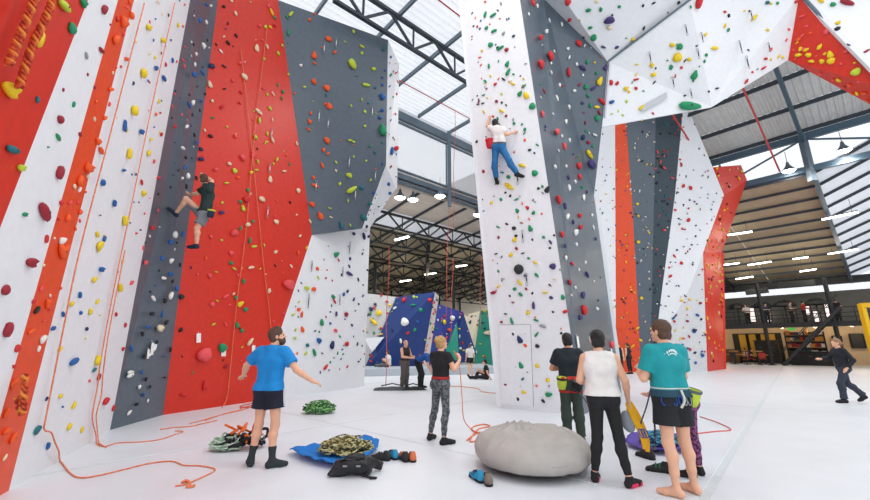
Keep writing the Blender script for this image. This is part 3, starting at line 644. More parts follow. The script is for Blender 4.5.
TILES = {
 (0, 0): '245 20 60 L 325 10 32 G 140 150 58 Y 280 112 42 G 25 355 66 Y 145 398 22 T 410 35 34 D 438 98 10 D 400 200 30 D 340 222 22 E 348 297 12 D 375 348 14 D 250 358 14 D 290 416 20 G 235 475 34 D 485 85 38 O 455 155 38 O 520 60 30 O 490 137 16 P 500 235 20 O 480 265 14 P 447 290 14 C 437 355 30 O 433 415 18 P 380 405 18 O 373 475 18 C 415 470 25 O 515 8 20 O 465 75 20 R 628 8 18 C 645 55 12 C 670 60 12 K 588 108 26 Y 610 160 12 B 647 160 24 Y 680 160 10 B 540 165 16 C 597 215 10 Y 642 212 10 D 708 100 16 Y 728 105 12 P 735 18 12 P 715 2 8 B 736 187 12 P 760 145 8 T 685 240 18 B 703 245 12 P 658 257 16 R 728 240 16 P 732 265 14 P 568 290 36 Y 620 270 22 B 588 323 14 B 650 312 28 B 632 403 16 Y 643 402 8 B 695 375 12 P 685 425 12 P 717 392 8 B 530 440 40 Y 620 455 16 O 637 450 14 R 495 492 22 B 722 457 14 P 468 468 10 C 820 20 20 B 838 22 18 W 795 80 22 B 820 88 18 W 825 160 12 K 770 178 12 K 808 182 20 W 780 215 16 W 842 265 24 N 775 257 16 W 770 297 26 B 803 290 24 B 785 345 12 K 817 375 12 K 753 378 14 K 750 418 24 B 767 408 20 W 800 403 16 B 795 440 12 K 765 458 14 K 745 478 12 E 862 178 10 K 835 338 22 C 845 403 14 C',
 (218, 0): '22 27 14 K 52 5 14 C 68 55 16 C 30 115 10 V 22 147 14 C 70 143 14 K 38 172 16 K 10 205 16 W 22 265 16 K 58 322 16 P 90 252 22 P 102 308 24 C 25 355 14 K 15 427 22 R 90 370 14 R 85 412 12 R 200 25 16 P 212 50 20 Y 225 72 14 G 165 105 16 P 188 108 16 L 207 110 14 Y 225 103 14 R 175 160 12 P 152 193 24 C 194 187 18 C 182 235 14 L 238 215 16 L 255 182 12 L 180 355 14 P 238 340 14 G 257 366 16 G 253 393 14 G 195 378 12 L 205 434 16 L 160 447 26 C 163 482 20 L 218 375 16 C 280 297 12 L 215 478 14 C 290 58 22 L 275 70 14 G 280 132 20 G 365 80 14 O 540 127 14 L 440 158 22 O 465 210 18 O 383 222 24 O 385 254 12 O 330 262 14 W 573 187 18 L 573 213 14 L 660 195 20 T 533 258 34 L 620 277 18 L 590 340 24 L 382 327 20 O 433 352 26 O 345 348 12 L 305 373 10 O 432 380 14 T 628 350 12 T 655 338 12 B 665 282 10 B 655 310 10 B 655 387 26 B 573 398 12 L 600 412 10 T 530 422 10 L 427 415 14 O 443 425 24 O 370 453 16 O 585 446 14 L 655 440 16 B 645 470 16 B 365 486 18 O 690 228 10 B 690 300 14 G 712 290 10 R 685 345 10 B 712 375 10 R 688 432 10 G 690 480 10 B',
 (0, 125): '42 97 56 T 77 170 36 L 227 48 28 G 190 88 14 G 315 37 18 D 230 190 44 D 165 345 66 D 95 357 22 G 180 455 26 R 385 65 26 O 397 100 32 O 345 172 44 O 345 205 18 C 312 222 36 O 313 257 20 W 340 267 12 O 240 310 22 R 275 310 20 P 317 347 22 O 265 372 30 O 315 382 16 P 297 412 18 O 242 460 34 W 230 375 14 R 250 495 40 O 493 10 26 B 560 27 24 B 613 8 12 B 600 57 20 Y 640 37 18 R 510 115 34 Y 590 112 22 Y 612 145 16 P 492 180 22 B 540 197 12 B 630 210 20 R 562 228 20 R 407 230 26 B 568 272 22 Y 453 313 24 B 532 308 10 B 398 360 12 N 575 353 12 P 627 340 12 P 605 410 20 R 542 432 14 P 493 383 34 Y 385 437 22 Y 413 455 20 B 392 480 34 Y 568 490 16 P 695 5 18 R 697 70 8 N 695 152 8 N 690 200 8 N 678 248 12 K 742 5 22 W 760 3 10 B 772 40 16 K 785 68 20 B 727 92 22 W 738 130 16 K 735 168 26 B 747 203 22 W 725 212 16 W 710 182 10 K 740 245 18 K 800 97 18 N 800 137 20 N 694 438 28 W 725 435 20 B 677 467 24 B 703 470 12 K 838 45 18 K 815 22 12 C 860 178 18 P 782 212 16 K 822 380 18 K 840 447 16 P',
 (218, 125): '67 45 16 P 35 8 10 L 148 50 18 L 195 35 16 L 192 68 14 L 215 60 20 C 97 132 24 P 138 118 22 P 157 147 16 L 43 155 18 C 65 183 20 L 80 210 16 O 130 190 18 Y 152 180 16 L 233 138 18 L 262 185 18 C 205 217 22 C 32 232 18 L 117 260 16 G 110 297 28 R 172 297 24 C 88 307 16 G 98 333 20 L 232 302 10 O 12 350 20 V 15 310 12 L 62 430 28 P 88 413 18 G 117 398 20 C 137 385 16 G 230 387 20 C 125 462 20 G 142 485 20 L 183 480 12 L 12 460 12 L 312 75 16 C 318 262 20 C 325 443 16 C 365 385 16 C 352 490 14 Y 272 122 10 O 360 18 16 O 433 63 24 O 420 100 16 O 437 115 16 O 415 162 20 O 380 210 16 O 387 242 22 O 375 317 22 O 407 363 26 O 450 368 12 C 445 332 12 L 470 150 14 L 470 183 12 C 525 62 16 L 540 68 12 L 522 202 22 L 485 235 14 L 530 260 38 L 518 303 12 L 527 400 12 L 490 402 26 T 573 250 20 T 580 370 26 T 605 315 18 T 622 270 14 B 608 220 12 L 590 143 10 L 655 22 36 G 655 155 10 B 655 70 10 T 608 85 14 G 625 110 12 T 585 5 12 L 690 105 26 B 708 93 24 R 697 50 10 G 680 235 16 B 685 272 14 B 660 330 18 N 655 340 14 B 640 367 14 N 687 325 14 P 690 165 10 R 620 352 10 V 630 385 12 N 650 410 20 N 640 395 12 R 590 405 18 N 615 405 12 R 540 435 16 N 580 445 22 N 600 445 16 N',
 (218, 250): '50 12 20 P 50 52 18 G 63 75 16 L 130 70 22 C 227 8 18 C 318 12 18 O 100 125 18 G 78 100 14 P 28 185 22 P 70 190 18 G 87 215 24 Y 108 237 20 G 75 300 20 G 93 322 18 G 28 297 18 P 125 367 28 C 15 390 36 G 30 465 18 D 202 163 18 C 277 138 44 P 290 65 16 C 260 252 12 P 220 285 12 P 115 455 12 L 167 75 10 L 470 18 24 G 480 40 12 R 525 35 14 V 522 65 14 N 522 95 26 V 455 122 8 R 558 118 14 N 515 165 14 N 500 177 16 B 457 187 18 G 463 205 18 R 452 222 12 G 540 197 16 V 577 183 12 B 352 153 20 L 380 157 20 O 395 75 16 O 435 80 8 O 398 110 14 L 322 207 12 L 320 238 18 O 332 258 20 O 298 258 16 L 470 255 18 V 510 257 20 D 412 290 22 G 447 293 12 B 467 322 18 P 485 345 12 G 533 300 12 V 335 318 20 O 308 318 14 L 305 352 16 L 355 380 18 T 400 362 22 B 453 380 26 N 512 375 20 R 382 410 24 G 348 412 18 L 315 412 10 O 415 412 10 N 476 412 12 G 495 397 10 B 555 375 14 V 540 345 8 N 462 430 10 G 490 435 10 B 427 468 22 R 515 465 12 R 407 488 10 N 560 445 10 N 430 267 10 R 448 247 8 N 595 80 10 N 575 15 12 N 547 243 8 N',
 (0, 250): '115 50 46 D 15 160 40 D 22 320 48 D 238 5 50 O 240 152 14 O 160 155 20 P 197 182 14 W 185 215 34 O 130 205 20 R 195 238 16 P 140 240 30 K 172 283 18 P 120 325 34 O 165 355 32 W 150 395 20 W 65 393 30 R 52 465 18 R 400 78 26 B 372 118 24 Y 315 180 22 B 283 215 20 Y 385 207 20 Y 357 247 22 Y 248 257 20 B 343 315 18 N 235 397 24 Y 288 445 44 B 383 442 34 Y 373 478 24 T 475 152 30 Y 487 45 14 Y 578 50 20 P 522 130 22 P 460 257 18 R 497 300 18 R 487 395 18 R 520 393 24 B 390 3 16 Y 643 33 22 B 680 42 22 W 715 60 16 K 632 82 12 K 675 97 24 B 650 112 24 W 685 125 18 K 618 143 12 B 597 167 12 K 700 153 22 B 677 182 26 W 655 202 22 K 608 193 24 W 722 187 22 K 602 255 22 K 643 257 20 B 660 288 20 K 588 308 26 B 632 313 32 C 565 335 20 K 622 368 18 K 612 390 24 W 592 420 20 W 572 425 18 K 677 397 18 K 655 422 10 B 517 488 28 W 565 488 16 B 590 355 10 B 762 70 12 V 787 97 12 P 835 103 18 P 862 88 12 L 865 203 12 L 845 217 20 P 850 297 16 L 720 318 18 K 810 418 58 P 820 33 14 O',
 (0, 375): '50 35 36 O 108 12 22 O 75 130 16 P 20 155 30 O 45 252 36 O 15 330 22 C 18 225 30 O 183 95 16 N 237 85 20 Y 248 127 14 B 290 122 24 Y 272 207 24 Y 323 220 20 Y 142 220 32 T 187 284 24 B 415 105 30 R 448 133 20 R 390 10 22 R 515 2 30 W 553 48 18 W 580 17 16 K 597 47 14 K 570 78 16 B 543 117 18 K 587 103 14 W 512 150 22 W 655 10 14 K 813 43 28 R 730 80 22 R',
 (436, 0): '145 53 9 K 197 8 10 O 260 15 14 E 197 60 20 G 228 62 20 G 247 42 10 K 255 75 8 P 283 78 10 K 165 107 10 R 202 113 16 G 232 125 20 G 215 97 8 O 270 135 14 E 310 145 12 K 150 105 8 K 218 180 20 G 257 193 22 G 282 200 18 D 175 230 12 P 180 260 10 O 212 265 18 G 250 245 10 G 285 257 20 G 288 290 24 G 310 297 10 G 358 255 10 E 197 325 16 G 218 303 12 Y 237 337 14 R 250 315 10 O 270 317 16 K 295 325 14 C 307 335 18 Y 352 345 16 G 335 375 20 G 360 382 26 Y 350 315 10 Y 385 425 26 G 190 380 12 G 205 390 10 Y 172 407 12 D 187 413 12 K 242 405 14 D 262 375 10 L 263 410 10 K 280 420 10 K 192 447 14 Y 262 443 20 Y 228 465 10 R 247 473 14 G 280 463 12 D 312 493 14 G 382 12 28 R 402 25 16 W 368 58 14 W 450 83 16 W 437 127 20 W 413 152 26 R 422 180 10 W 452 225 36 R 470 205 12 W 412 260 32 R 457 253 14 W 458 290 14 W 527 290 28 R 490 340 18 W 428 365 18 D 480 393 20 W 528 428 18 W 422 457 22 P 465 455 14 W 515 485 20 W 500 98 16 W 525 195 14 W 530 230 16 W 567 175 24 R 592 183 12 W 583 272 26 V 560 257 14 W 602 248 16 G 640 292 14 G 632 250 10 Y 650 325 28 Y 627 352 22 V 597 348 20 G 550 363 16 W 572 338 16 D 605 383 16 G 660 405 28 R 640 428 20 Y 583 412 14 V 615 422 16 G 650 450 18 D 643 472 22 G 675 270 20 V 590 450 10 D 585 300 10 W 595 490 14 D 525 8 26 R 607 40 20 G 657 37 16 G 535 77 18 R 575 80 12 C 690 80 34 V 690 110 20 C 615 110 16 G 628 150 24 G 667 187 18 V 720 188 16 V 758 152 8 G 785 157 18 Y 828 112 14 K 825 22 12 K 867 12 14 K 640 5 14 C 697 330 20 R 722 333 16 R 700 408 20 B 757 355 20 Y 797 318 18 R 798 298 12 Y 797 353 14 R 800 257 12 Y 860 260 18 Y 818 430 22 Y 760 405 12 L 727 443 10 L 745 460 10 L 700 455 10 L 865 453 12 R',
 (652, 0): '183 8 44 R 105 10 14 K 460 12 16 T 475 15 10 Y 405 72 24 Y 387 45 8 K 290 103 16 Y 303 120 14 G 212 138 14 Y 110 187 22 G 80 180 20 Y 248 193 24 Y 178 183 8 K 100 230 32 Y 148 237 16 Y 75 268 18 G 117 270 12 R 215 220 14 G 208 245 12 G 168 300 28 G 145 425 60 G 5 298 20 Y 130 382 10 K 258 353 14 K 375 325 18 R 400 288 10 P 443 272 18 R 452 235 14 R 472 198 14 P 505 225 14 Y 520 230 12 Y 535 160 12 P 545 118 12 P 600 65 18 P 617 105 12 P 695 128 20 P 600 143 14 P 670 188 20 Y 620 197 12 Y 585 220 20 Y 625 220 20 Y 637 245 20 Y 678 245 18 Y 712 218 24 Y 715 243 24 Y 573 235 12 P 655 225 10 O 690 215 12 Y 755 255 12 P 775 205 16 P 815 287 28 L 747 318 18 Y 675 293 12 P 770 345 10 D 820 370 20 Y 848 370 20 O 805 373 16 O 825 325 12 P 565 200 10 P 860 400 16 O 672 5 22 Y 720 20 20 G 775 12 36 D 740 93 18 Y 738 117 20 K 783 180 12 V 855 205 18 D',
 (436, 125): '163 67 12 K 200 48 8 D 355 18 14 G 355 60 12 O 405 80 14 G 345 162 24 Y 395 193 26 G 425 245 12 G 445 258 24 K 292 245 32 Y 190 185 14 D 290 208 18 G 265 190 14 T 278 270 10 K 297 283 12 K 260 297 14 G 322 297 16 G 222 310 14 Y 345 313 12 O 365 330 16 R 388 300 10 K 325 342 18 G 390 350 16 G 372 375 12 O 283 395 12 K 248 407 14 G 312 412 18 K 377 413 22 G 250 448 12 D 315 458 20 Y 385 457 10 K 430 448 14 G 457 467 18 V 472 440 10 K 322 493 14 D 478 28 26 P 500 45 16 W 510 87 24 P 487 103 14 W 530 62 16 W 472 167 20 W 517 165 16 W 565 165 30 R 525 210 20 V 570 207 24 R 553 227 16 W 528 252 22 W 580 250 18 G 600 268 16 V 585 290 22 W 617 158 34 V 610 117 30 Y 607 70 16 D 600 25 14 G 632 40 18 W 585 50 20 N 485 300 32 R 512 325 22 V 520 365 28 W 570 363 22 R 545 388 18 V 620 360 16 W 573 408 24 R 625 410 18 W 500 437 26 R 552 430 28 W 557 478 18 W 512 483 20 V 635 455 14 V 625 85 12 G 565 128 10 G',
 (436, 250): '240 15 12 K 347 13 12 K 300 20 18 Y 262 28 10 K 370 33 12 G 397 50 18 Y 332 77 38 K 357 103 14 V 402 100 18 G 467 65 26 V 498 78 12 E 268 115 14 E 335 130 22 Y 315 155 16 G 360 155 12 D 338 177 18 G 250 145 14 Y 230 170 20 D 295 183 10 K 385 172 10 K 435 170 18 Y 460 190 16 V 455 140 12 K 507 188 20 G 475 117 14 C 390 222 24 V 368 250 18 Y 278 255 12 K 303 283 22 G 262 287 12 D 400 280 18 G 467 247 10 K 517 245 20 R 427 303 22 E 308 335 12 K 335 357 26 N 357 380 16 O 402 337 20 G 405 383 18 K 357 333 10 C 340 460 22 G 405 462 18 Y 365 487 10 K 500 332 12 K 515 32 20 W 540 55 24 R 593 50 18 W 568 78 14 W 600 98 24 V 530 130 24 D 552 150 18 W 628 125 14 W 537 180 18 W 583 180 26 V 585 240 40 R 572 270 24 V 640 235 22 W 610 353 20 W 697 378 30 P',
 (436, 375): '278 38 12 D 347 15 14 T 352 68 18 Y 447 20 18 Y 450 77 24 G 428 103 16 K 328 95 14 K'}
HL = []
for (ox, oy), s in TILES.items():
    q = s.split()
    for i in range(0, len(q), 4): HL.append((ox+float(q[i])/3.99, oy+float(q[i+1])/3.99, float(q[i+2])/3.99*1.08, q[i+3]))
# far tower, boulder walls: larger ones noted, the fine scatter below
for s in ('675 210 3.2 P 681 165 4 R 683 186 4 R 690 188 4.5 R 688 220 4.5 R 672 178 3.5 P 664 168 4 P 657 152 3.5 P 660 162 3.5 P 664 230 3.5 P 694 330 5 N 697 315 4 B 702 355 4.5 B 687 321 3.5 D 700 303 3.5 D 638 242 4 Y 641 298 4 Y 637 204 3.5 Y 638 216 3 Y 674 256 4 R 670 276 4 R 681 263 4 R 637 328 4 Y 640 340 4 Y 632 346 4 Y 622 330 3.5 O',
          '405 322 9 W 374 322 8 Y 379 313 6 Y 371 309 5 N 421 310 5 G 413 305 5 G 395 308 4 W 401 341 5 W 408 333 4 R 392 330 4 N 415 330 4 G 418 322 4 B 444 322 5 Y 452 318 6 W 470 322 4 N 488 333 8 C 430 300 5 R 404 300 5 R 388 313 3 R 372 320 4 V 449 330 5 O 446 338 4 P'):
    q = s.split()
    for i in range(0, len(q), 4): HL.append((float(q[i]), float(q[i+1]), float(q[i+2]), q[i+3]))
def hit(px, py):
    loc, nrm, idx, dist = BV.ray_cast(CAMP, ray(px, py).normalized(), 80)
    return (loc, tkey[idx][1], tkey[idx][0], dist) if loc else None
res = []
for k, (x, y, s, c) in enumerate(HL):
    h = hit(x, y)
    if not h: continue
    loc, n, key, dist = h
    d = s*dist/math.hypot(FPX, math.hypot(x-435, y-250)) * 1.0
    res.append((s, x, y, c, loc, n, key, d, k))
res.sort(key=lambda r: -r[0])
def hold_basis(n, ang):
    up = Vector((0, 0, 1)); x = up.cross(n); x = x.normalized() if x.length > 1e-3 else Vector((1, 0, 0)); y = n.cross(x)
    return Matrix((x, y, n)).transposed() @ Matrix.Rotation(ang, 3, 'Z')
mecache = {}
RH = random.Random(11)
SIZEW = lambda d: 'large' if d > .26 else ('medium' if d > .13 else 'small')
rest = []
for i, (s, x, y, c, loc, n, key, d, k) in enumerate(res):
    kind = KINDS[RH.randrange(5)]; var = RH.randrange(2); ang = RH.uniform(-.9, .9)
    if c == 'K' and s > 9: kind, var = 'ball', 0
    if x > 660 and y > 90 and c == 'G' and s > 12: kind = 'edge'
    if i >= 300: rest.append((kind, var, c, loc, n, d, ang)); continue
    mk = (kind, var, c)
    if mk not in mecache:
        me = SH[(kind, var)].copy(); me.materials.clear(); me.materials.append(MATS['hold_'+HC[c][0]]); mecache[mk] = me
    o = link('climbing_hold', mecache[mk])
    o.matrix_basis = Matrix.Translation(loc) @ hold_basis(n, ang).to_4x4() @ Matrix.Diagonal((d, d, d*.95, 1))
    w = PN[key]; sz = SIZEW(d)
    tag(o, '%s %s %s climbing hold bolted to %s' % (sz, HC[c][0], {'edge': 'long edge', 'ball': 'ball'}.get(kind, kind), w), 'climbing hold', '%s climbing holds on %s' % (HC[c][0], w))
    if s > 7: link('bolt', bme, o)
# fine scatter of small holds all over the far tower, the bouldering walls and between the listed ones
def inpoly(p, poly): 
    return True
SC_ = {'tW': (34, 'WKGYVR', .09), 'tO': (70, 'YYOKVB', .1), 'tG': (70, 'CWYKE', .11), 'tH': (70, 'PRPTKWN', .11), 'tX': (80, 'KRVDKE', .1), 'tY': (45, 'BRVKNY', .14), 'tR': (110, 'YYOKLYC', .14),
       'bB': (70, 'GYRWLB', .16), 'bW': (26, 'YRKVG', .16), 'bE': (26, 'YRKVGP', .14), 'bV': (36, 'YRWGP', .16), 'bT': (14, 'YRW', .16), 'bC': (8, 'NGR', .16), 'bG': (16, 'WYNR', .18),
       'cW': (60, 'KGDOKEYB', .06), 'cG': (16, 'WVRG', .07), 'lD': (30, 'NVGRBK', .07), 'lR': (40, 'LCPGK', .07), 'lG': (16, 'LOT', .07), 'lS': (24, 'NRBG', .07), 'lg': (22, 'KBW', .05), 'lw2': (26, 'PBYN', .05), 'aF': (24, 'YGRK', .08), 'aR': (14, 'YPO', .1), 'ls': (10, 'OPC', .05), 'aU': (8, 'KGV', .08)}
groups = {}
for poly, n, key in PANELS: groups.setdefault(key, []).append((poly, n))
for key, (num, cols, d0) in SC_.items():
    trs = []
    for poly, n in groups.get(key, []):
        for i in range(1, len(poly)-1):
            a, b, c = poly[0], poly[i], poly[i+1]; trs.append((a, b, c, n, (b-a).cross(c-a).length/2))
    # keep only what can be seen
    tries = 0; made = 0
    while made < num and tries < num*30:
        tries += 1
        a, b, c, n, ar_ = RH.choices(trs, [t[4] for t in trs])[0]
        r1_, r2_ = RH.random(), RH.random()
        if r1_+r2_ > 1: r1_, r2_ = 1-r1_, 1-r2_
        p = a+(b-a)*r1_+(c-a)*r2_
        d_ = p-CAMP; q = BV.ray_cast(CAMP, d_.normalized(), 90)
        if p.z < .5 or q[0] is None or (q[0]-p).length > .5: continue
        yc = d_.y*CP+d_.z*SP; zc = -d_.y*SP+d_.z*CP
        if yc < .1 or not (-20 < 435+FPX*d_.x/yc < 890) or not (-20 < 250-FPX*zc/yc < 500): continue
        made += 1; rest.append((KINDS[RH.randrange(5)], 0, RH.choice(cols), p, n, d0*RH.uniform(.7, 1.5), RH.uniform(0, 6.28)))
LOW = {k: hold_shape(k, 3, 1) for k in KINDS+['ball']}
LV = {k: ([v.co.copy() for v in me.vertices], [tuple(p.vertices) for p in me.polygons]) for k, me in LOW.items()}
mb = MB(); mats = []; midx = []; order = list(HC)
for kind, var, c, loc, n, d, ang in rest:
    vs, fs = LV[kind]; B = hold_basis(n, ang)*1.0
    mb.add([loc + B @ (v*d) for v in vs], fs); midx += [order.index(c)]*len(fs)
me = mb.mesh('small_climbing_holds', None, True)
for c in order: me.materials.append(MATS['hold_'+HC[c][0]])
me.polygons.foreach_set('material_index', midx)
tag(link('small_climbing_holds', me), 'many small coloured holds scattered over all the climbing walls', 'climbing hold', kind='stuff')
# white route tags
M_TAG = mat('route_tag', (240, 240, 236), rough=.8)
for x, y, w_, h_ in ((198, 338, 4.5, 9), (151, 349, 5, 12), (223, 352, 5, 8), (253, 350, 4, 9), (577, 342, 6, 11), (611, 353, 5, 8), (147, 354, 4, 9)):
    h = hit(x, y)
    if not h: continue
    loc, n, key, dist = h; k = dist/math.hypot(FPX, math.hypot(x-435, y-250)); B = hold_basis(n, .12)
    w2, h2 = w_*k/2, h_*k/2
    t = empty('route_tag', loc, 'small white route tag hanging on %s' % PN[key], 'tag', 'route tags on the walls')
    MB().slab([loc+B @ Vector((a*w2, b*h2, .03)) for a, b in ((-1, -1), (1, -1), (1, 1), (-1, 1))], n, .006).build('card', M_TAG, t)
    MB().tube([loc+B @ Vector((0, h2*.85, .03)), loc+B @ Vector((0, h2*1.4, .0))], .004, 4).build('string', M_TAG, t)
# ================================================================ PEOPLE: smooth implicit bodies
def nrm(v): v = np.asarray(v, float); l = np.linalg.norm(v); return v/l if l > 1e-9 else v
class Field:
    """smooth union of round cones and ellipsoids, meshed with surface nets"""
    def __init__(s): s.p = []; s.cut = []
    def cone(s, a, b, ra, rb, k=.03, capa=False, capb=False): s.p.append(('c', np.array(a, float), np.array(b, float), ra, rb, k, capa, capb)); return s
    def ell(s, c, r, R=None, k=.02): s.p.append(('e', np.array(c, float), np.array(r, float), np.eye(3) if R is None else np.array(R, float), k)); return s
    def plane(s, p, n): s.cut.append(('p', np.array(p, float), nrm(n))); return s         # removes the side n points to
    def ball(s, c, r): s.cut.append(('b', np.array(c, float), r)); return s              # removes a ball
    def mesh(s, h):
        lo = np.full(3, 1e9); hi = -lo; M = .05
        for q in s.p:
            if q[0] == 'c':
                r = max(q[3], q[4]); pts = np.array([q[1]-r, q[1]+r, q[2]-r, q[2]+r])
            else: r = q[2].max(); pts = np.array([q[1]-r, q[1]+r])
            lo = np.minimum(lo, pts.min(0)); hi = np.maximum(hi, pts.max(0))
        lo -= 3*h; hi += 3*h; n = np.ceil((hi-lo)/h).astype(int)+1
        F = np.full(n, .2)
        ax = [lo[i]+h*np.arange(n[i]) for i in range(3)]
        for q in s.p:
            if q[0] == 'c': r = max(q[3], q[4]); a = np.minimum(q[1], q[2])-r-M; b = np.maximum(q[1], q[2])+r+M
            else: r = q[2].max(); a = q[1]-r-M; b = q[1]+r+M
            i0 = np.clip(np.floor((a-lo)/h).astype(int), 0, n-1); i1 = np.clip(np.ceil((b-lo)/h).astype(int)+1, 1, n)
            sl = tuple(slice(i0[i], i1[i]) for i in range(3))
            X, Y, Z = np.meshgrid(ax[0][sl[0]], ax[1][sl[1]], ax[2][sl[2]], indexing='ij')
            if q[0] == 'c':
                _, pa, pb, ra, rb, k, ca, cb = q; ba = pb-pa; L2 = max(ba.dot(ba), 1e-9)
                dx, dy, dz = X-pa[0], Y-pa[1], Z-pa[2]
                t = (dx*ba[0]+dy*ba[1]+dz*ba[2])/L2; tc = np.clip(t, 0, 1)
                d = np.sqrt((dx-tc*ba[0])**2+(dy-tc*ba[1])**2+(dz-tc*ba[2])**2)-(ra+(rb-ra)*tc)
                L = math.sqrt(L2)
                if ca: d = np.maximum(d, -t*L)
                if cb: d = np.maximum(d, (t-1)*L)
            else:
                _, c, rr, Rm, k = q
                dx, dy, dz = X-c[0], Y-c[1], Z-c[2]
                e = [(dx*Rm[i][0]+dy*Rm[i][1]+dz*Rm[i][2]) for i in range(3)]
                k0 = np.sqrt(sum((e[i]/rr[i])**2 for i in range(3))); k1 = np.sqrt(sum((e[i]/rr[i]**2)**2 for i in range(3)))
                d = k0*(k0-1)/np.maximum(k1, 1e-6)
            A = F[sl]
            if k > 0:
                hh = np.clip(.5+.5*(A-d)/k, 0, 1); F[sl] = A+(d-A)*hh-k*hh*(1-hh)
            else: F[sl] = np.minimum(A, d)
        if s.cut:
            X, Y, Z = np.meshgrid(*ax, indexing='ij')
            for c in s.cut:
                if c[0] == 'p': F = np.maximum(F, (X-c[1][0])*c[2][0]+(Y-c[1][1])*c[2][1]+(Z-c[1][2])*c[2][2])
                else: F = np.maximum(F, c[2]-np.sqrt((X-c[1][0])**2+(Y-c[1][1])**2+(Z-c[1][2])**2))
        return surface_nets(F, lo, h)
def surface_nets(F, lo, h):
    S = F < 0
    nx, ny, nz = F.shape
    cnt = np.zeros((nx-1, ny-1, nz-1), np.int8)
    for i in (0, 1):
        for j in (0, 1):
            for k in (0, 1): cnt += S[i:nx-1+i, j:ny-1+j, k:nz-1+k]
    act = (cnt > 0) & (cnt < 8)
    I, J, K = np.nonzero(act); n = len(I)
    idx = np.full(act.shape, -1, np.int64); idx[I, J, K] = np.arange(n)
    P = np.zeros((n, 3)); C = np.zeros(n)
    for a in range(3):
        b, c = (a+1) % 3, (a+2) % 3
        for ob in (0, 1):
            for oc in (0, 1):
                o0 = [0, 0, 0]; o0[b] = ob; o0[c] = oc; o1 = list(o0); o1[a] = 1
                f0 = F[I+o0[0], J+o0[1], K+o0[2]]; f1 = F[I+o1[0], J+o1[1], K+o1[2]]
                m = (f0 < 0) != (f1 < 0)
                t = np.where(m, f0/np.where(m, f0-f1, 1), 0)
                q = np.zeros((n, 3)); q[:, b] = ob; q[:, c] = oc; q[:, a] = t
                P += q*m[:, None]; C += m
    P = P/C[:, None]+np.stack([I, J, K], 1); V = lo+P*h
    faces = []
    for a in range(3):
        b, c = (a+1) % 3, (a+2) % 3
        sl0 = [slice(None)]*3; sl1 = [slice(None)]*3; sl0[a] = slice(0, -1); sl1[a] = slice(1, None)
        m = S[tuple(sl0)] != S[tuple(sl1)]
        E_ = np.stack(np.nonzero(m), 1)
        ok = (E_[:, b] > 0) & (E_[:, c] > 0) & (E_[:, b] < F.shape[b]-1) & (E_[:, c] < F.shape[c]-1); E_ = E_[ok]
        if not len(E_): continue
        ins = S[E_[:, 0], E_[:, 1], E_[:, 2]]
        def ci(db, dc):
            q = E_.copy(); q[:, b] -= db; q[:, c] -= dc; return idx[q[:, 0], q[:, 1], q[:, 2]]
        quad = np.stack([ci(1, 1), ci(0, 1), ci(0, 0), ci(1, 0)], 1)
        quad = np.where(ins[:, None], quad, quad[:, ::-1]); faces.append(quad)
    return V, np.concatenate(faces)
def np_obj(name, V, Fq, m, parent, base):
    V = V-np.array(base)
    me = bpy.data.meshes.new(name); n, f = len(V), len(Fq)
    me.vertices.add(n); me.vertices.foreach_set('co', V.astype(np.float32).ravel())
    me.loops.add(f*4); me.loops.foreach_set('vertex_index', Fq.astype(np.int32).ravel())
    me.polygons.add(f); me.polygons.foreach_set('loop_start', np.arange(0, f*4, 4, dtype=np.int32)); me.polygons.foreach_set('loop_total', np.full(f, 4, np.int32))
    me.polygons.foreach_set('use_smooth', np.ones(f, bool)); me.update(calc_edges=True); me.validate()
    return link(name, me, parent, m)
CLOTH = dict(rough=.85, var=.05, scale=14, bump=.5, bscale=22)
def cloth(name, rgb, **k): d = dict(CLOTH); d.update(k); return mat(name, rgb, **d)
SKIN = mat('skin', (226, 172, 142), rough=.55, var=.05, scale=8); SKIN2 = mat('skin_tan', (204, 146, 112), rough=.55, var=.05, scale=8)
BLACK = cloth('black_cloth', (26, 27, 30)); M_EYE = mat('eye', (24, 20, 18), rough=.2)

def pose(h=1.75, **ov):
    """joints in the person's own frame: x right, y forward, z up; a 1.75 m figure"""
    J = dict(pel=(0, 0, .96), waist=(0, .0, 1.1), chest=(0, .0, 1.3), neck=(0, -.01, 1.47), head=(0, .025, 1.64),
             shL=(-.175, 0, 1.42), shR=(.175, 0, 1.42), elL=(-.23, -.03, 1.14), elR=(.23, -.03, 1.14), wrL=(-.24, .06, .9), wrR=(.24, .06, .9),
             hipL=(-.085, 0, .92), hipR=(.085, 0, .92), knL=(-.1, .02, .5), knR=(.1, .02, .5), anL=(-.11, -.02, .085), anR=(.11, -.02, .085),
             toeL=(-.14, .15, .03), toeR=(.14, .15, .03), hdL=None, hdR=None, look=(0, 1, 0), headup=(0, 0, 1))
    J.update(ov)
    for k, v in list(J.items()):
        if v is not None and k not in ('look', 'headup'): J[k] = np.array(v, float)*(h/1.75)
    return J
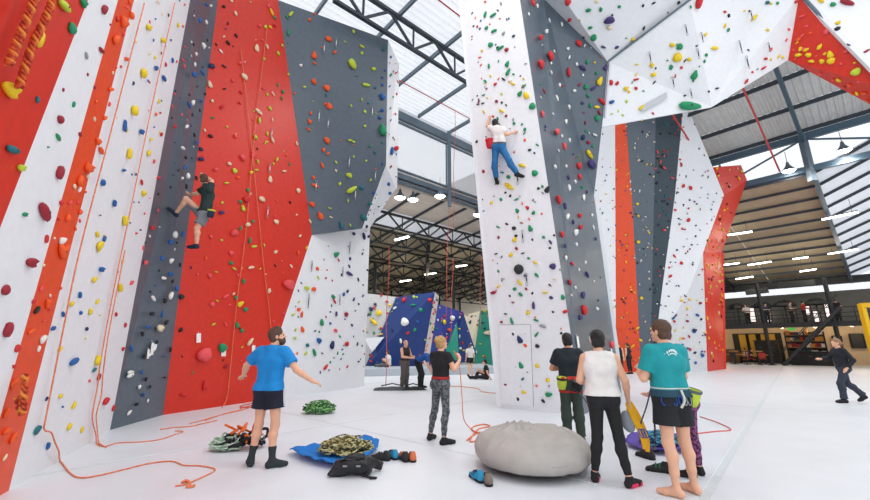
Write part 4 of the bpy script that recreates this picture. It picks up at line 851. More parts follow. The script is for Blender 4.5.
def person(label, loc, yaw, J, outfit, h=1.75, vox=.0085, skin=None, hair=None, hairm=None, bulk=1.0, world=False, scale_h=True, group=None, beard=False):
    """outfit: list of (kind, material, options). Body is one mesh; clothes and hair are children."""
    k = h/1.75; skin = skin or SKIN
    cy, sy = math.cos(yaw), math.sin(yaw)
    def W_(p): p = np.asarray(p, float); return p if world else np.array([p[0]*cy-p[1]*sy+loc[0], p[0]*sy+p[1]*cy+loc[1], p[2]+(loc[2] if len(loc) > 2 else 0)])
    def D_(v): v = nrm(v); return v if world else np.array([v[0]*cy-v[1]*sy, v[0]*sy+v[1]*cy, v[2]])
    j = {n: (D_(v) if n in ('look', 'headup') else (None if v is None else W_(v))) for n, v in J.items()}
    base = Vector(loc if len(loc) > 2 else (loc[0], loc[1], 0))
    root = empty('person', base, label, 'person', group)
    lat = nrm(j['shR']-j['shL']); hlat = nrm(j['hipR']-j['hipL']); up = nrm(j['neck']-j['pel']); fwd = nrm(np.cross(up, lat)); hf = nrm(np.cross(up, hlat))
    B = bulk*k
    def torso(f, e=0.0, kk=.05, lower=True, upper=True):
        c, w, p = j['chest'], j['waist'], j['pel']
        for s in (-1, 1):
            if upper: f.cone(c+lat*s*.085*B, w+lat*s*.062*B, .098*B+e, .088*B+e, kk)
            if lower: f.cone(w+lat*s*.062*B, p+hlat*s*.072*B-hf*.008, .088*B+e, .1*B+e, kk)
        if upper:
            f.cone(c+lat*.08*B, c-lat*.08*B, .1*B+e, .1*B+e, kk)
            f.cone(j['shL']*.88+j['shR']*.12, j['shR']*.88+j['shL']*.12, .062*B+e, .062*B+e, kk)
            f.cone(j['neck']-up*.02*k, j['chest'], .075*B+e, .1*B+e, kk)
        if lower:
            f.cone(p+hlat*.07*B, p-hlat*.07*B, .1*B+e, .1*B+e, kk)
            for n, s in (('hipL', -1), ('hipR', 1)): f.ell(j[n]-hf*.05*k+up*.01, (.095*B+e, .09*B+e, .1*B+e), k=kk)
    def upperarm(f, s, e=0.0, t=1.0, cap=False, kk=.03, flare=0.0):
        a, b = j['sh'+s], j['el'+s]; f.cone(a, a+(b-a)*t, .058*B+e, (.058-.016*t)*B+e+flare, kk, False, cap)
    def forearm(f, s, e=0.0, kk=.02):
        a, b = j['el'+s], j['wr'+s]; m = a+(b-a)*.3; f.cone(a, m, .041*B+e, .043*B+e, kk); f.cone(m, b, .043*B+e, .027*B+e, kk)
    def thigh(f, s, e=0.0, t=1.0, cap=False, kk=.03, flare=0.0):
        a, b = j['hip'+s], j['kn'+s]; f.cone(a, a+(b-a)*t, .088*B+e, (.088-.032*t)*B+e+flare, kk, False, cap)
    def shin(f, s, e=0.0, t0=0.0, t1=1.0, kk=.03, cap=False, capa=False, flare=0.0):
        a, b = j['kn'+s], j['an'+s]; ft = nrm(j['toe'+s]-b); bkd = -nrm(ft-nrm(b-a)*np.dot(ft, nrm(b-a)))
        pts = [(0, .055, 0), (.3, .057, .018), (.65, .042, .008), (1, .034, 0)]
        P_ = lambda t: (a+(b-a)*t+bkd*np.interp(t, [q[0] for q in pts], [q[2] for q in pts])*k, np.interp(t, [q[0] for q in pts], [q[1] for q in pts])*B+e)
        ts = sorted({t0, t1} | {q[0] for q in pts if t0 < q[0] < t1})
        for i in range(len(ts)-1):
            p0, r0 = P_(ts[i]); p1, r1 = P_(ts[i+1]); f.cone(p0, p1, r0, r1+(flare if i == len(ts)-2 else 0), kk, capa and i == 0, cap and i == len(ts)-2)
    def foot(f, s, e=0.0, kk=.02):
        a, t = j['an'+s], j['toe'+s]; d = nrm(t-a); fl_ = np.array([d[0], d[1], 0]) if abs(d[2]) < .9 else d
        heel = a-nrm(fl_)*.035*k+np.array([0, 0, -.045*k]) if abs(d[2]) < .9 else a
        ball = heel+(t-heel)*.68; sd = nrm(np.cross(nrm(t-heel), [0, 0, 1])) if abs(d[2]) < .95 else lat
        f.cone(a, heel, .034*k+e, .034*k+e, kk); f.cone(a, ball, .033*k+e, .03*k+e, kk); f.cone(heel, ball, .034*k+e, .034*k+e, kk)
        f.cone(ball+sd*.018*k, t+sd*.012*k, .03*k+e, .022*k+e, kk); f.cone(ball-sd*.018*k, t-sd*.016*k, .03*k+e, .02*k+e, kk)
    def hand(f, s):
        a = j['wr'+s]; fd = nrm(a-j['el'+s]); hd = j.get('hd'+s)
        if hd is not None: fd = nrm(hd-a)
        side = lat*(-1 if s == 'L' else 1); th = nrm(fwd-fd*np.dot(fwd, fd)); pn = nrm(np.cross(fd, th))
        if vox > .011:
            f.cone(a, a+fd*.09*k, .026*k, .034*k, .02); f.cone(a+fd*.09*k, a+fd*.16*k, .032*k, .018*k, .02); f.cone(a+fd*.03*k, a+fd*.08*k+th*.05*k, .014*k, .012*k, .015); return
        pc = a+fd*.085*k
        for o in (-.026, -.009, .009, .026): f.cone(a+fd*.015*k+th*o*.5*k, pc+th*o*k, .018*k, .015*k, .012)
        curl = nrm(-side*.3-np.array([0, 0, 0])+(-pn if np.dot(pn, side) > 0 else pn)*.9)
        for q, (o, L) in enumerate(((.03, .066), (.01, .074), (-.011, .068), (-.031, .054))):
            b0 = pc+th*o*k; b1 = b0+nrm(fd+curl*.3+th*o*3)*L*.52*k; b2 = b1+nrm(fd+curl*.9+th*o*2)*L*.5*k
            f.cone(b0, b1, .0105*k, .0095*k, .003); f.cone(b1, b2, .0095*k, .008*k, .003)
        t0 = a+fd*.035*k+th*.022*k; t1 = t0+nrm(fd*.7+th*.8+curl*.2)*.042*k; t2 = t1+nrm(fd+th*.35+curl*.3)*.034*k
        f.cone(t0, t1, .014*k, .011*k, .006); f.cone(t1, t2, .011*k, .0085*k, .003)
    hc = j['head']; hu = j['headup']; hfw = nrm(j['look']-hu*np.dot(j['look'], hu)); hr = np.cross(hfw, hu)
    Rh = np.array([hr, hfw, hu]); H = lambda x, y, z: hc+(hr*x+hfw*y+hu*z)*k
    body = Field(); torso(body)
    for s in 'LR': upperarm(body, s); forearm(body, s); hand(body, s); thigh(body, s); shin(body, s); foot(body, s)
    body.cone(j['neck'], hc-hu*.04*k-hfw*.01*k, .058*B, .053*k, .03)
    body.ell(H(0, -.008, .03), (.075*k, .093*k, .088*k), Rh, .02); body.ell(H(0, .025, -.035), (.058*k, .07*k, .085*k), Rh, .03)
    body.cone(H(0, .088, .012), H(0, .108, -.03), .009*k, .014*k, .012)                                     # nose
    body.cone(H(-.03, .082, .022), H(.03, .082, .022), .012*k, .012*k, .015); body.cone(H(-.02, .085, -.068), H(.02, .085, -.068), .01*k, .01*k, .012); body.ell(H(0, .075, -.1), (.025*k, .022*k, .02*k), Rh, .02)
    for s in (-1, 1): body.ell(H(s*.076, -.008, -.008), (.011*k, .02*k, .032*k), Rh, .006)
    V, Fq = body.mesh(vox); np_obj('body', V, Fq, skin, root, base)
    if vox < .013:
        for s in (-1, 1):
            e = MB().lathe([(.001, -.011), (.009, -.006), (.011, 0), (.009, .006), (.001, .011)], Vector(H(s*.031, .081, .0)), 8); e.build('eye', M_EYE, root, True)
        MB().tube([Vector(H(x, .092-abs(x)*.35, -.065)) for x in (-.024, -.012, 0, .012, .024)], .005*k, 5).build('mouth', mat('lips', (178, 104, 92)), root, True)
    # hair
    if hair:
        f = Field(); kind = hair
        f.ell(H(0, -.016, .04), (.086*k, .102*k, .098*k), Rh, .01)
        if kind in ('short', 'bob', 'bun', 'ponytail', 'long', 'crop'):
            f.cone(H(-.03, -.05, -.04), H(.03, -.05, -.04), .05*k, .05*k, .03)
        if kind == 'bob':
            for x in (-.055, .055): f.cone(H(x, -.03, .0), H(x*1.1, -.04, -.11), .045*k, .035*k, .03)
            f.cone(H(0, -.06, .0), H(0, -.075, -.13), .07*k, .05*k, .03)
        if kind == 'bun': f.ell(H(0, -.1, .075), (.045*k, .045*k, .045*k), Rh, .02)
        if kind == 'ponytail':
            f.cone(H(0, -.1, .03), H(0, -.15, -.02), .03*k, .034*k, .02); f.cone(H(0, -.15, -.02), H(0, -.17, -.2), .034*k, .012*k, .02)
        if kind == 'long': f.cone(H(0, -.06, 0), H(0, -.09, -.2), .075*k, .05*k, .03)
        if kind == 'quiff': f.cone(H(-.03, .03, .1), H(.03, .02, .105), .04*k, .04*k, .03); f.cone(H(-.03, -.05, -.03), H(.03, -.05, -.03), .046*k, .046*k, .03)
        f.plane(H(0, .068, 0), hfw*.8-hu*.6); 
        V, Fq = f.mesh(vox); V = V+(np.sin(V@np.array([[150, 60, 20], [40, 170, 50], [30, 20, 190.]]))*.0022).astype(float)
        np_obj('hair', V, Fq, hairm, root, base)
    if beard:
        f = Field(); f.ell(H(0, .045, -.075), (.058*k, .058*k, .062*k), Rh, .02); f.cone(H(-.06, .0, -.03), H(-.045, .04, -.08), .018*k, .02*k, .02); f.cone(H(.06, .0, -.03), H(.045, .04, -.08), .018*k, .02*k, .02)
        f.cone(H(-.03, .09, -.05), H(.03, .09, -.05), .012*k, .012*k, .01)
        V, Fq = f.mesh(vox); np_obj('beard', V, Fq, hairm, root, base)
    # clothes
    spine0 = nrm(j['waist']-j['pel'])
    for kind, m, o in outfit:
        f = Field(); e = o.get('e', .013)*k
        if kind in ('shirt', 'tank', 'longsleeve'):
            torso(f, e, .05)
            if kind == 'shirt':
                for s in 'LR': upperarm(f, s, e+.006*k, o.get('sleeve', .62), True, .04, .012*k)
            elif kind == 'longsleeve':
                for s in 'LR':
                    upperarm(f, s, e, 1.0, False, .03); a, b = j['el'+s], j['wr'+s]; f.cone(a, a+(b-a)*o.get('fore', .92), .046*B+e, .036*B+e, .03, False, True)
            else:
                for s in 'LR': f.ball(j['sh'+s]+(lat*.055 if s == 'R' else -lat*.055)*k+up*.01*k, .085*k)
            hem = j['pel']+spine0*o.get('hem', .02)*k; f.plane(hem, -spine0)
            if o.get('flare'):
                w_ = j['waist']; 
                for s in (-1, 1): f.cone(w_+hlat*s*.062*B, hem+hlat*s*.08*B-spine0*.03, .088*B+e, .1*B+e+o['flare'], .05)
            f.ball(j['neck']+up*.055*k+fwd*.025*k, o.get('neck', .078)*k)
        elif kind in ('shorts', 'pants', 'leggings'):
            torso(f, e, .05, True, False); top = j['pel']+spine0*o.get('top', .1)*k; f.plane(top, spine0)
            for s in 'LR':
                if kind == 'shorts': thigh(f, s, e+.008*k, o.get('t', .5), True, .045, o.get('flare', .03)*k)
                elif kind == 'leggings': thigh(f, s, e, 1, False, .03); shin(f, s, e, 0, o.get('t', .9), .03, True)
                else: thigh(f, s, e+.006*k, 1, False, .04); shin(f, s, e+.012*k, 0, o.get('t', .96), .04, True, False, o.get('flare', .012)*k)
        elif kind == 'belt':
            torso(f, o.get('e', .02)*k, .05, True, True); c = j['pel']+spine0*o.get('z', .06)*k; hw = o.get('w', .025)*k
            f.plane(c+spine0*hw, spine0); f.plane(c-spine0*hw, -spine0)
        elif kind in ('socks', 'shoes', 'legloop'):
            for s in 'LR':
                f = Field()
                if kind == 'socks': foot(f, s, e*.5); shin(f, s, e*.4, o.get('t', .7), 1.0, .02, False, True)
                elif kind == 'shoes': foot(f, s, e)
                else:
                    a, b = j['hip'+s], j['kn'+s]; t = o.get('t', .25); r_ = np.interp(t, [0, 1], [.088, .056])*B+o.get('e', .028)*k
                    f.cone(a+(b-a)*(t-.05), a+(b-a)*(t+.05), r_, r_, 0, True, True)
                V, Fq = f.mesh(o.get('vox', vox)); np_obj({'socks': 'sock', 'shoes': 'shoe', 'legloop': 'leg_loop'}[kind], V, Fq, m, root, base)
            continue
        V, Fq = f.mesh(o.get('vox', vox)); np_obj(o.get('name', {'longsleeve': 'sweater', 'tank': 'tank_top', 'legloop': 'leg_loops', 'belt': 'harness_belt'}.get(kind, kind)), V, Fq, m, root, base)
    root['jj'] = 0; del root['jj']
    return root, j
def gear(root, name, mb, m, smooth=True): return mb.build(name, m, root, smooth)
def chalkbag(root, c, axis, r, m, m2, name='chalk_bag'):
    c = Vector(c); z = Vector(axis).normalized(); x = z.orthogonal().normalized(); R_ = Matrix((x, z.cross(x), z)).transposed()
    b = MB().lathe([(.001, -r*1.5), (r*.75, -r*1.4), (r*.95, -r*.6), (r, r*.5), (r*1.02, r*.9), (r*.85, r*.92), (r*.8, .2*r)], c, 14, R_).build(name, m, root, True)
    MB().lathe([(r*1.04, r*.55), (r*1.09, r*.62), (r*1.09, r*.95), (r*1.03, r*1.0)], c, 14, R_).build('rim', m2, b, True)
    return b
def carabiners(root, c, down, n, m, spread, axis):
    for i in range(n):
        p = Vector(c)+Vector(axis)*(spread*(i-(n-1)/2)); d = Vector(down)
        pts = [p+d*(.05*(1-math.cos(t)))+Vector(axis)*(.02*math.sin(t)) for t in np.linspace(0, 2*math.pi, 11)]
        MB().tube(pts, .006, 5).build('carabiner', m, root, True)
# ---------------------------------------------------------------- the people
H_BROWN = mat('hair_brown', (84, 58, 42), rough=.6, var=.3, scale=60, bump=.8, bscale=120)
H_DARK = mat('hair_black', (24, 21, 20), rough=.5, var=.3, scale=60, bump=.8, bscale=120)
H_BLOND = mat('hair_blond', (186, 146, 92), rough=.6, var=.3, scale=60, bump=.8, bscale=120)
M_ALU = mat('carabiner_metal', (150, 154, 160), rough=.3, metal=.8); M_BLUEG = mat('carabiner_blue', (34, 84, 170), rough=.35, metal=.4)
# man in blue T-shirt, arms held out, looking up to the right
p = fl(262, 466)
r, j = person('bearded man in a bright blue T-shirt and navy shorts holding both arms out', (p.x, p.y), -.12,
    pose(1.79, elL=(-.4, .06, 1.24), wrL=(-.53, .22, 1.09), hdL=(-.6, .28, 1.07), elR=(.37, -.02, 1.19), wrR=(.55, .1, 1.04), hdR=(.65, .15, 1.0), look=(.85, .5, .45), headup=(-.25, -.1, 1),
         anL=(-.15, -.02, .085), toeL=(-.24, .12, .03), anR=(.16, -.06, .085), toeR=(.3, .04, .03), knL=(-.11, .02, .5), knR=(.13, 0, .5), head=(.03, .02, 1.63)),
    [('shirt', cloth('blue_tee', (16, 134, 206)), dict(hem=-.03, e=.02, flare=.0, sleeve=.66)), ('shorts', cloth('navy_shorts', (20, 24, 44)), dict(t=.52, flare=.035, top=.0, e=.009)), ('socks', cloth('dark_socks', (40, 50, 54)), dict(t=.62, e=.016))],
    h=1.79, hair='quiff', hairm=H_BROWN, beard=True, bulk=.97)
MB().slab([Vector(j['hipR'])+Vector((.125, -.02, .03)), Vector(j['hipR'])+Vector((.128, .015, .03)), Vector(j['hipR'])+Vector((.15, .015, -.2)), Vector(j['hipR'])+Vector((.147, -.02, -.2))], Vector((1, -.2, 0)), .01).build('side_stripe', mat('stripe_white', (220, 222, 226)), r)
# belaying woman in black, camo leggings
p = fl(441, 443)
BELAY = dict(elR=(.25, .12, 1.2), wrR=(.13, .3, 1.42), hdR=(.1, .36, 1.5), elL=(-.22, .1, 1.15), wrL=(-.02, .28, 1.12))
r, j = person('blond belaying woman in black top and grey camouflage leggings', (p.x, p.y), -.75,
    pose(1.69, elR=(.27, .04, 1.2), wrR=(.2, .28, 1.34), hdR=(.16, .3, 1.45), elL=(-.22, .08, 1.16), wrL=(-.02, .28, 1.2), look=(.2, 1, .3), headup=(0, -.25, 1), anL=(-.28, .03, .085), toeL=(-.33, .19, .03), anR=(.12, -.06, .085), toeR=(.18, .12, .03), knL=(-.18, .04, .5)),
    [('shirt', BLACK, dict(hem=.06, e=.011, sleeve=.5)), ('leggings', mat('camo', (62, 67, 71), rgb2=(108, 114, 117), scale2=24, rough=.8, sharp=True), dict(e=.007)), ('shoes', BLACK, dict(e=.009)), ('belt', cloth('red_web', (172, 46, 44)), dict(z=.09, w=.022))],
    h=1.69, hair='bun', hairm=H_BLOND, bulk=.93)
# man in black tee behind the bean bag
r, j = person('man in black T-shirt and dark green trousers with red harness behind the bean bag', (2.29, 6.95), -.15,
    pose(1.74, elR=(.3, .08, 1.17), wrR=(.14, .27, 1.18), elL=(-.27, .1, 1.16), wrL=(-.08, .28, 1.15), look=(-.2, 1, .35), headup=(0, -.2, 1)),
    [('shirt', cloth('black_tee', (22, 34, 42)), dict(hem=.06, sleeve=.68, e=.016)), ('pants', cloth('green_pants', (52, 64, 56)), dict()), ('shoes', BLACK, dict()), ('belt', cloth('red_harness', (186, 52, 40)), dict(z=.055, w=.03, e=.026)), ('legloop', cloth('red_harness', (186, 52, 40)), dict(t=.28, e=.03))],
    h=1.74, hair='short', hairm=H_DARK, skin=SKIN2)
chalkbag(r, Vector(j['hipL'])+Vector((-.1, -.15, .04)), (0, -.3, 1), .08, cloth('lime_bag', (186, 204, 66)), BLACK)
chalkbag(r, Vector(j['pel'])+Vector((.06, -.17, -.03)), (0, -.25, 1), .085, BLACK, cloth('grey_rim', (90, 100, 96)))
carabiners(r, Vector(j['pel'])+Vector((-.16, -.12, .03)), (0, -.02, -1), 3, M_ALU, .03, (1, 0, 0))
# woman in white tank top
p = fl(611, 484)
r, j = person('dark-haired woman in white tank top and black leggings carrying a yellow strap', (p.x, p.y), -.2,
    pose(1.72, elL=(-.25, .03, 1.15), wrL=(-.17, .26, 1.1), elR=(.27, -.03, 1.15), wrR=(.31, .1, .92), hdR=(.33, .14, .8), look=(-.15, 1, .25), headup=(0, -.22, 1), anL=(-.16, .06, .085), toeL=(-.12, .22, .03), anR=(.19, -.08, .085), toeR=(.32, .04, .03), knR=(.14, -.0, .5)),
    [('tank', cloth('white_tank', (226, 222, 218)), dict(hem=.02, e=.02, flare=.03, neck=.09)), ('leggings', BLACK, dict(e=.008)), ('socks', BLACK, dict(t=.95, e=.012))],
    h=1.72, hair='bun', hairm=H_DARK, bulk=.97)
for s in 'LR':
    f = Field(); a, t = j['an'+s], j['toe'+s]; f.cone(a+np.array([0, 0, -.055]), a+(t-a)*.9+np.array([0, 0, -.01]), .05, .047, .02); f.plane((0, 0, .042), (0, 0, 1)); f.plane((0, 0, .001), (0, 0, -1)); V, Fq = f.mesh(.008); np_obj('shoe_sole', V, Fq, mat('pink_sole', (232, 40, 92)), r, Vector((p.x, p.y, 0)))
# the strap she carries
hp = Vector(j['wrR'])+(Vector(j['hdR'])-Vector(j['wrR']))*.7
sl = empty('harness_strap', hp, 'yellow and grey straps in the hand of the woman in the tank top', 'strap')
def ribbon(pts, w, t, side):
    mb = MB(); pts = smooth_path(pts, 5)
    for i in range(len(pts)-1): mb.beam(pts[i], pts[i+1], w, t, up=side)
    return mb
ribbon([hp+Vector((-.02, -.02, .05)), hp+Vector((.02, -.03, -.1)), hp+Vector((.1, -.03, -.3)), hp+Vector((.13, -.02, -.46))], .07, .015, (0, 1, 0)).build('yellow_strap', cloth('yellow_web', (238, 176, 28)), sl)
ribbon([hp+Vector((.02, .02, .05)), hp+Vector((.1, 0, -.12)), hp+Vector((.17, .01, -.34)), hp+Vector((.16, .01, -.5))], .05, .015, (0, 1, 0)).build('yellow_strap', cloth('yellow_web', (238, 176, 28)), sl)
f = Field(); f.ell(np.array(hp)+np.array([-.06, .0, -.14]), (.06, .05, .1)); f.ell(np.array(hp)+np.array([-.02, .0, -.22]), (.06, .05, .07), k=.05); V, Fq = f.mesh(.01); np_obj('pouch', V, Fq, cloth('grey_pouch', (140, 146, 156)), sl, hp)
carabiners(sl, hp+Vector((.1, -.04, -.24)), (.3, 0, -1), 3, M_BLUEG, .03, (1, 0, 0))
# man in teal T-shirt
p = fl(684, 496)
M_TEALT = cloth('teal_tee', (22, 146, 152))
r, j = person('barefoot man in teal T-shirt and black shorts with climbing harness', (p.x, p.y), .12,
    pose(1.82, elL=(-.25, .05, 1.14), wrL=(-.15, .27, 1.24), hdL=(-.09, .34, 1.27), elR=(.26, .1, 1.15), wrR=(.02, .32, 1.15), look=(-.35, 1, .15), headup=(0, -.12, 1), anL=(-.1, -.04, .085), toeL=(-.2, .1, .03), anR=(.16, .04, .085), toeR=(.14, .22, .03), knL=(-.1, .0, .5), knR=(.11, .03, .5)),
    [('shirt', M_TEALT, dict(hem=.0, sleeve=.72, e=.017, flare=.01)), ('shorts', cloth('black_shorts', (24, 27, 32)), dict(t=.58, flare=.035, top=.08)), ('belt', cloth('teal_harness', (28, 66, 84)), dict(z=.035, w=.035, e=.03)), ('belt', cloth('white_cord', (206, 206, 196)), dict(z=.085, w=.007, e=.032, name='waist_cord')), ('legloop', cloth('black_harness', (40, 46, 52)), dict(t=.3, e=.036))],
    h=1.82, hair='short', hairm=H_BROWN, bulk=.99)
yw = .12
chalkbag(r, Vector(j['hipR'])+Vector((.11, -.09, .05)), (.2, -.25, 1), .075, cloth('lime_bag', (186, 204, 66)), cloth('grey_rim', (90, 100, 96)))
for q in range(6):
    a_ = -.16+q*.055; carabiners(r, Vector(j['pel'])+Vector((a_, -.165+abs(a_)*.25, .02)), (0, -.15, -1), 1, M_BLUEG if q < 4 else M_ALU, .02, (1, 0, 0))
MB().tube(smooth_path([Vector(j['pel'])+Vector((.02, -.18, .08)), Vector(j['pel'])+Vector((.03, -.2, -.02)), Vector(j['pel'])+Vector((-.01, -.19, -.1))], 4), .012).build('tie_cord', cloth('white_cord', (206, 206, 196)), r)
# pale print between the shoulder blades: two rows of short strokes in an arch
c = Vector(j['neck'])*.8+Vector(j['chest'])*.2; n_ = Vector((math.sin(yw), -math.cos(yw), 0)); x_ = Vector((math.cos(yw), math.sin(yw), 0))
M_PRINT = mat('print_white', (222, 236, 236), rough=.8); pm = MB()
for row, (n2, zz, hgt) in enumerate(((8, .0, .026), (10, -.035, .014))):
    for i in range(n2):
        t = (i-(n2-1)/2)/n2; q = c+x_*(t*.17)+Vector((0, 0, zz-.25*t*t))
        pm.box(q+n_*(.118-1.3*t*t*.1), (.17/n2*.7, .006, hgt), Matrix((x_, -n_, Vector((0, 0, 1)))).transposed())
pm.build('back_print', M_PRINT, r)
# rope held in his left hand
# person behind him in patterned leggings
p = fl(696, 477)
person('person in purple patterned leggings standing behind the man in the teal T-shirt', (p.x, p.y), .5,
    pose(1.56, waist=(-.06, .02, 1.08), chest=(-.16, .06, 1.24), neck=(-.24, .1, 1.38), head=(-.28, .16, 1.53), shL=(-.4, .1, 1.34), shR=(-.06, .06, 1.34), look=(.2, 1, -.3), anL=(-.12, 0, .085), anR=(.15, .02, .085), toeR=(.25, .15, .03), elL=(-.44, .16, 1.08), wrL=(-.3, .36, 1.04), elR=(-.04, .14, 1.08), wrR=(-.12, .36, 1.02)),
    [('shirt', BLACK, dict(hem=.04, e=.01)), ('leggings', mat('purple_pattern', (58, 30, 66), rgb2=(150, 80, 130), scale2=38, rough=.8, sharp=True), dict(e=.008)), ('shoes', BLACK, dict(e=.008))], h=1.56, hair='ponytail', hairm=H_BROWN, bulk=.93, vox=.011)
# woman walking at the right
p = fl(851, 403)
person('woman in dark sweater and jeans walking past the yellow frame', (p.x, p.y), 1.35,
    pose(1.72, hipL=(-.085, .02, .92), hipR=(.085, -.02, .92), knL=(-.09, .2, .52), anL=(-.1, .2, .1), toeL=(-.1, .38, .04), knR=(.09, -.08, .5), anR=(.1, -.4, .2), toeR=(.1, -.27, .06), elL=(-.23, -.14, 1.16), wrL=(-.2, .02, .95), elR=(.23, .16, 1.18), wrR=(.14, .4, 1.18), look=(0, 1, -.1)),
    [('longsleeve', cloth('dark_sweater', (24, 28, 36)), dict(hem=-.02, e=.016)), ('pants', cloth('dark_jeans', (48, 54, 68)), dict(flare=.03)), ('shoes', BLACK, dict())], h=1.72, hair='ponytail', hairm=mat('hair_light_brown', (150, 112, 78), rough=.6, var=.3, scale=60, bump=.8, bscale=120), vox=.013)
# two men in front of the bouldering wall
p = fl(404.5, 389)
person('bald man in dark vest and grey trousers pulling a rope by the bouldering wall', (p.x, p.y), -2.3,
    pose(1.72, elL=(-.24, .1, 1.15), wrL=(-.1, .34, 1.16), elR=(.24, .1, 1.15), wrR=(.05, .34, 1.12), look=(0, 1, -.3)),
    [('tank', cloth('dark_vest', (48, 40, 42)), dict(hem=.02, e=.015)), ('pants', cloth('taupe_pants', (92, 84, 80)), dict(e=.016)), ('shoes', BLACK, dict())], h=1.72, vox=.016, bulk=1.05)
p = fl(421, 388)
person('man in blue T-shirt and black trousers bending over beside the bald man', (p.x, p.y), -1.9,
    pose(1.74, pel=(0, -.12, .94), waist=(0, 0, 1.06), chest=(0, .2, 1.14), neck=(0, .36, 1.14), head=(0, .5, 1.1), shL=(-.17, .3, 1.12), shR=(.17, .3, 1.12), elL=(-.2, .34, .84), wrL=(-.12, .4, .62), elR=(.2, .34, .84), wrR=(.1, .42, .62), hipL=(-.09, -.12, .9), hipR=(.09, -.12, .9), look=(0, .5, -1), headup=(0, 1, .3)),
    [('shirt', cloth('royal_tee', (30, 84, 160)), dict(hem=.02)), ('pants', BLACK, dict()), ('shoes', BLACK, dict())], h=1.74, hair='short', hairm=H_DARK, vox=.016)
# seated / distant people
SIT = dict(pel=(0, 0, .12), waist=(0, -.04, .26), chest=(0, -.02, .46), neck=(0, .0, .63), head=(0, .04, .8), shL=(-.17, 0, .58), shR=(.17, 0, .58), elL=(-.24, -.08, .32), elR=(.24, .12, .34), wrL=(-.22, -.2, .1), wrR=(.1, .3, .4),
           hipL=(-.09, 0, .11), hipR=(.09, 0, .11), knL=(-.13, .38, .12), knR=(.14, .34, .42), anL=(-.13, .78, .09), anR=(.12, .52, .085), toeL=(-.15, .86, .22), toeR=(.13, .68, .03))
p = at(388, 366, 22.5)
person('person in white T-shirt sitting on the crash pad by the blue bouldering wall', (p.x, p.y, .36), 1.2, pose(1.7, **SIT),
    [('shirt', cloth('white_tee', (220, 216, 212)), dict()), ('pants', cloth('grey_joggers', (96, 96, 100)), dict()), ('shoes', BLACK, dict())], h=1.7, hair='short', hairm=H_BROWN, vox=.02)
p = fl(470.5, 376)
person('slim person in white T-shirt and black shorts standing by the green bouldering wall', (p.x, p.y), .3, pose(1.6),
    [('shirt', cloth('white_tee', (220, 216, 212)), dict()), ('shorts', BLACK, dict(t=.5))], h=1.6, hair='short', hairm=H_BROWN, vox=.022, bulk=.9)
p = at(486, 373, 19)
person('person in black sitting on the floor beside the white tower', (p.x, p.y, 0), 1.4, pose(1.7, **SIT),
    [('shirt', BLACK, dict()), ('pants', BLACK, dict()), ('shoes', BLACK, dict())], h=1.7, hair='short', hairm=H_DARK, vox=.022)
for x, lab in ((621, 'person in black vest standing at the foot of the far orange stripe'), (630.5, 'person in black with ponytail at the foot of the far orange stripe')):
    p = fl(x, 374)
    person(lab, (p.x, p.y), 2.6 if x < 625 else .5, pose(1.66, elR=(.26, .08, 1.2), wrR=(.1, .25, 1.2)), [('tank', BLACK, dict(hem=.05)), ('leggings', BLACK, dict(e=.01)), ('shoes', BLACK, dict())], h=1.66, hair='ponytail', hairm=H_BROWN, vox=.02)
# climber on the grey/red corner: joints placed against the wall
def A(x, y, Y): return np.array(at(x, y, Y))
def climber(label, J, outfit, h, **kw):
    J = dict(J)
    return person(label, tuple(J['pel']), 0, J, outfit, h=h, world=True, **kw)
Yc = 8.6
r, j = climber('climber in dark green T-shirt and grey shorts on the red and grey wall corner', dict(
    pel=A(204, 213.5, Yc), waist=A(206.5, 205, Yc), chest=A(208, 195, Yc), neck=A(206.5, 185.5, Yc), head=A(203.5, 179.5, Yc-.03), shL=A(203, 189.5, Yc+.22), shR=A(210, 190, Yc-.16), elL=A(196, 194, Yc+.2), wrL=A(189, 194.5, Yc+.25), hdL=A(186, 192, Yc+.3),
    elR=A(212, 181, Yc-.02), wrR=A(203, 175, Yc+.1), hdR=A(199, 173, Yc+.2), hipL=A(202.5, 214, Yc+.12), hipR=A(204.5, 215.5, Yc-.1), knL=A(186, 198.5, Yc-.1), anL=A(175.5, 213.5, Yc), toeL=A(169, 208.5, Yc+.02), knR=A(197, 228, Yc-.15), anR=A(196.5, 245, Yc-.08), toeR=A(188.5, 247, Yc+.05),
    look=(-.7, .6, .3), headup=(.1, -.2, 1)),
    [('shirt', cloth('green_tee', (34, 52, 50)), dict(hem=.0, e=.016)), ('shorts', cloth('grey_shorts', (120, 122, 128)), dict(t=.72, flare=.03)), ('shoes', cloth('navy_shoe', (28, 44, 66)), dict(e=.01)), ('belt', BLACK, dict(z=.05, w=.03, e=.026))],
    1.74, hair='short', hairm=H_BROWN, vox=.012)
chalkbag(r, Vector(A(211, 213, Yc-.2)), (.1, -.1, 1), .075, cloth('navy_shoe', (28, 44, 66)), cloth('lime_bag', (186, 204, 66)))
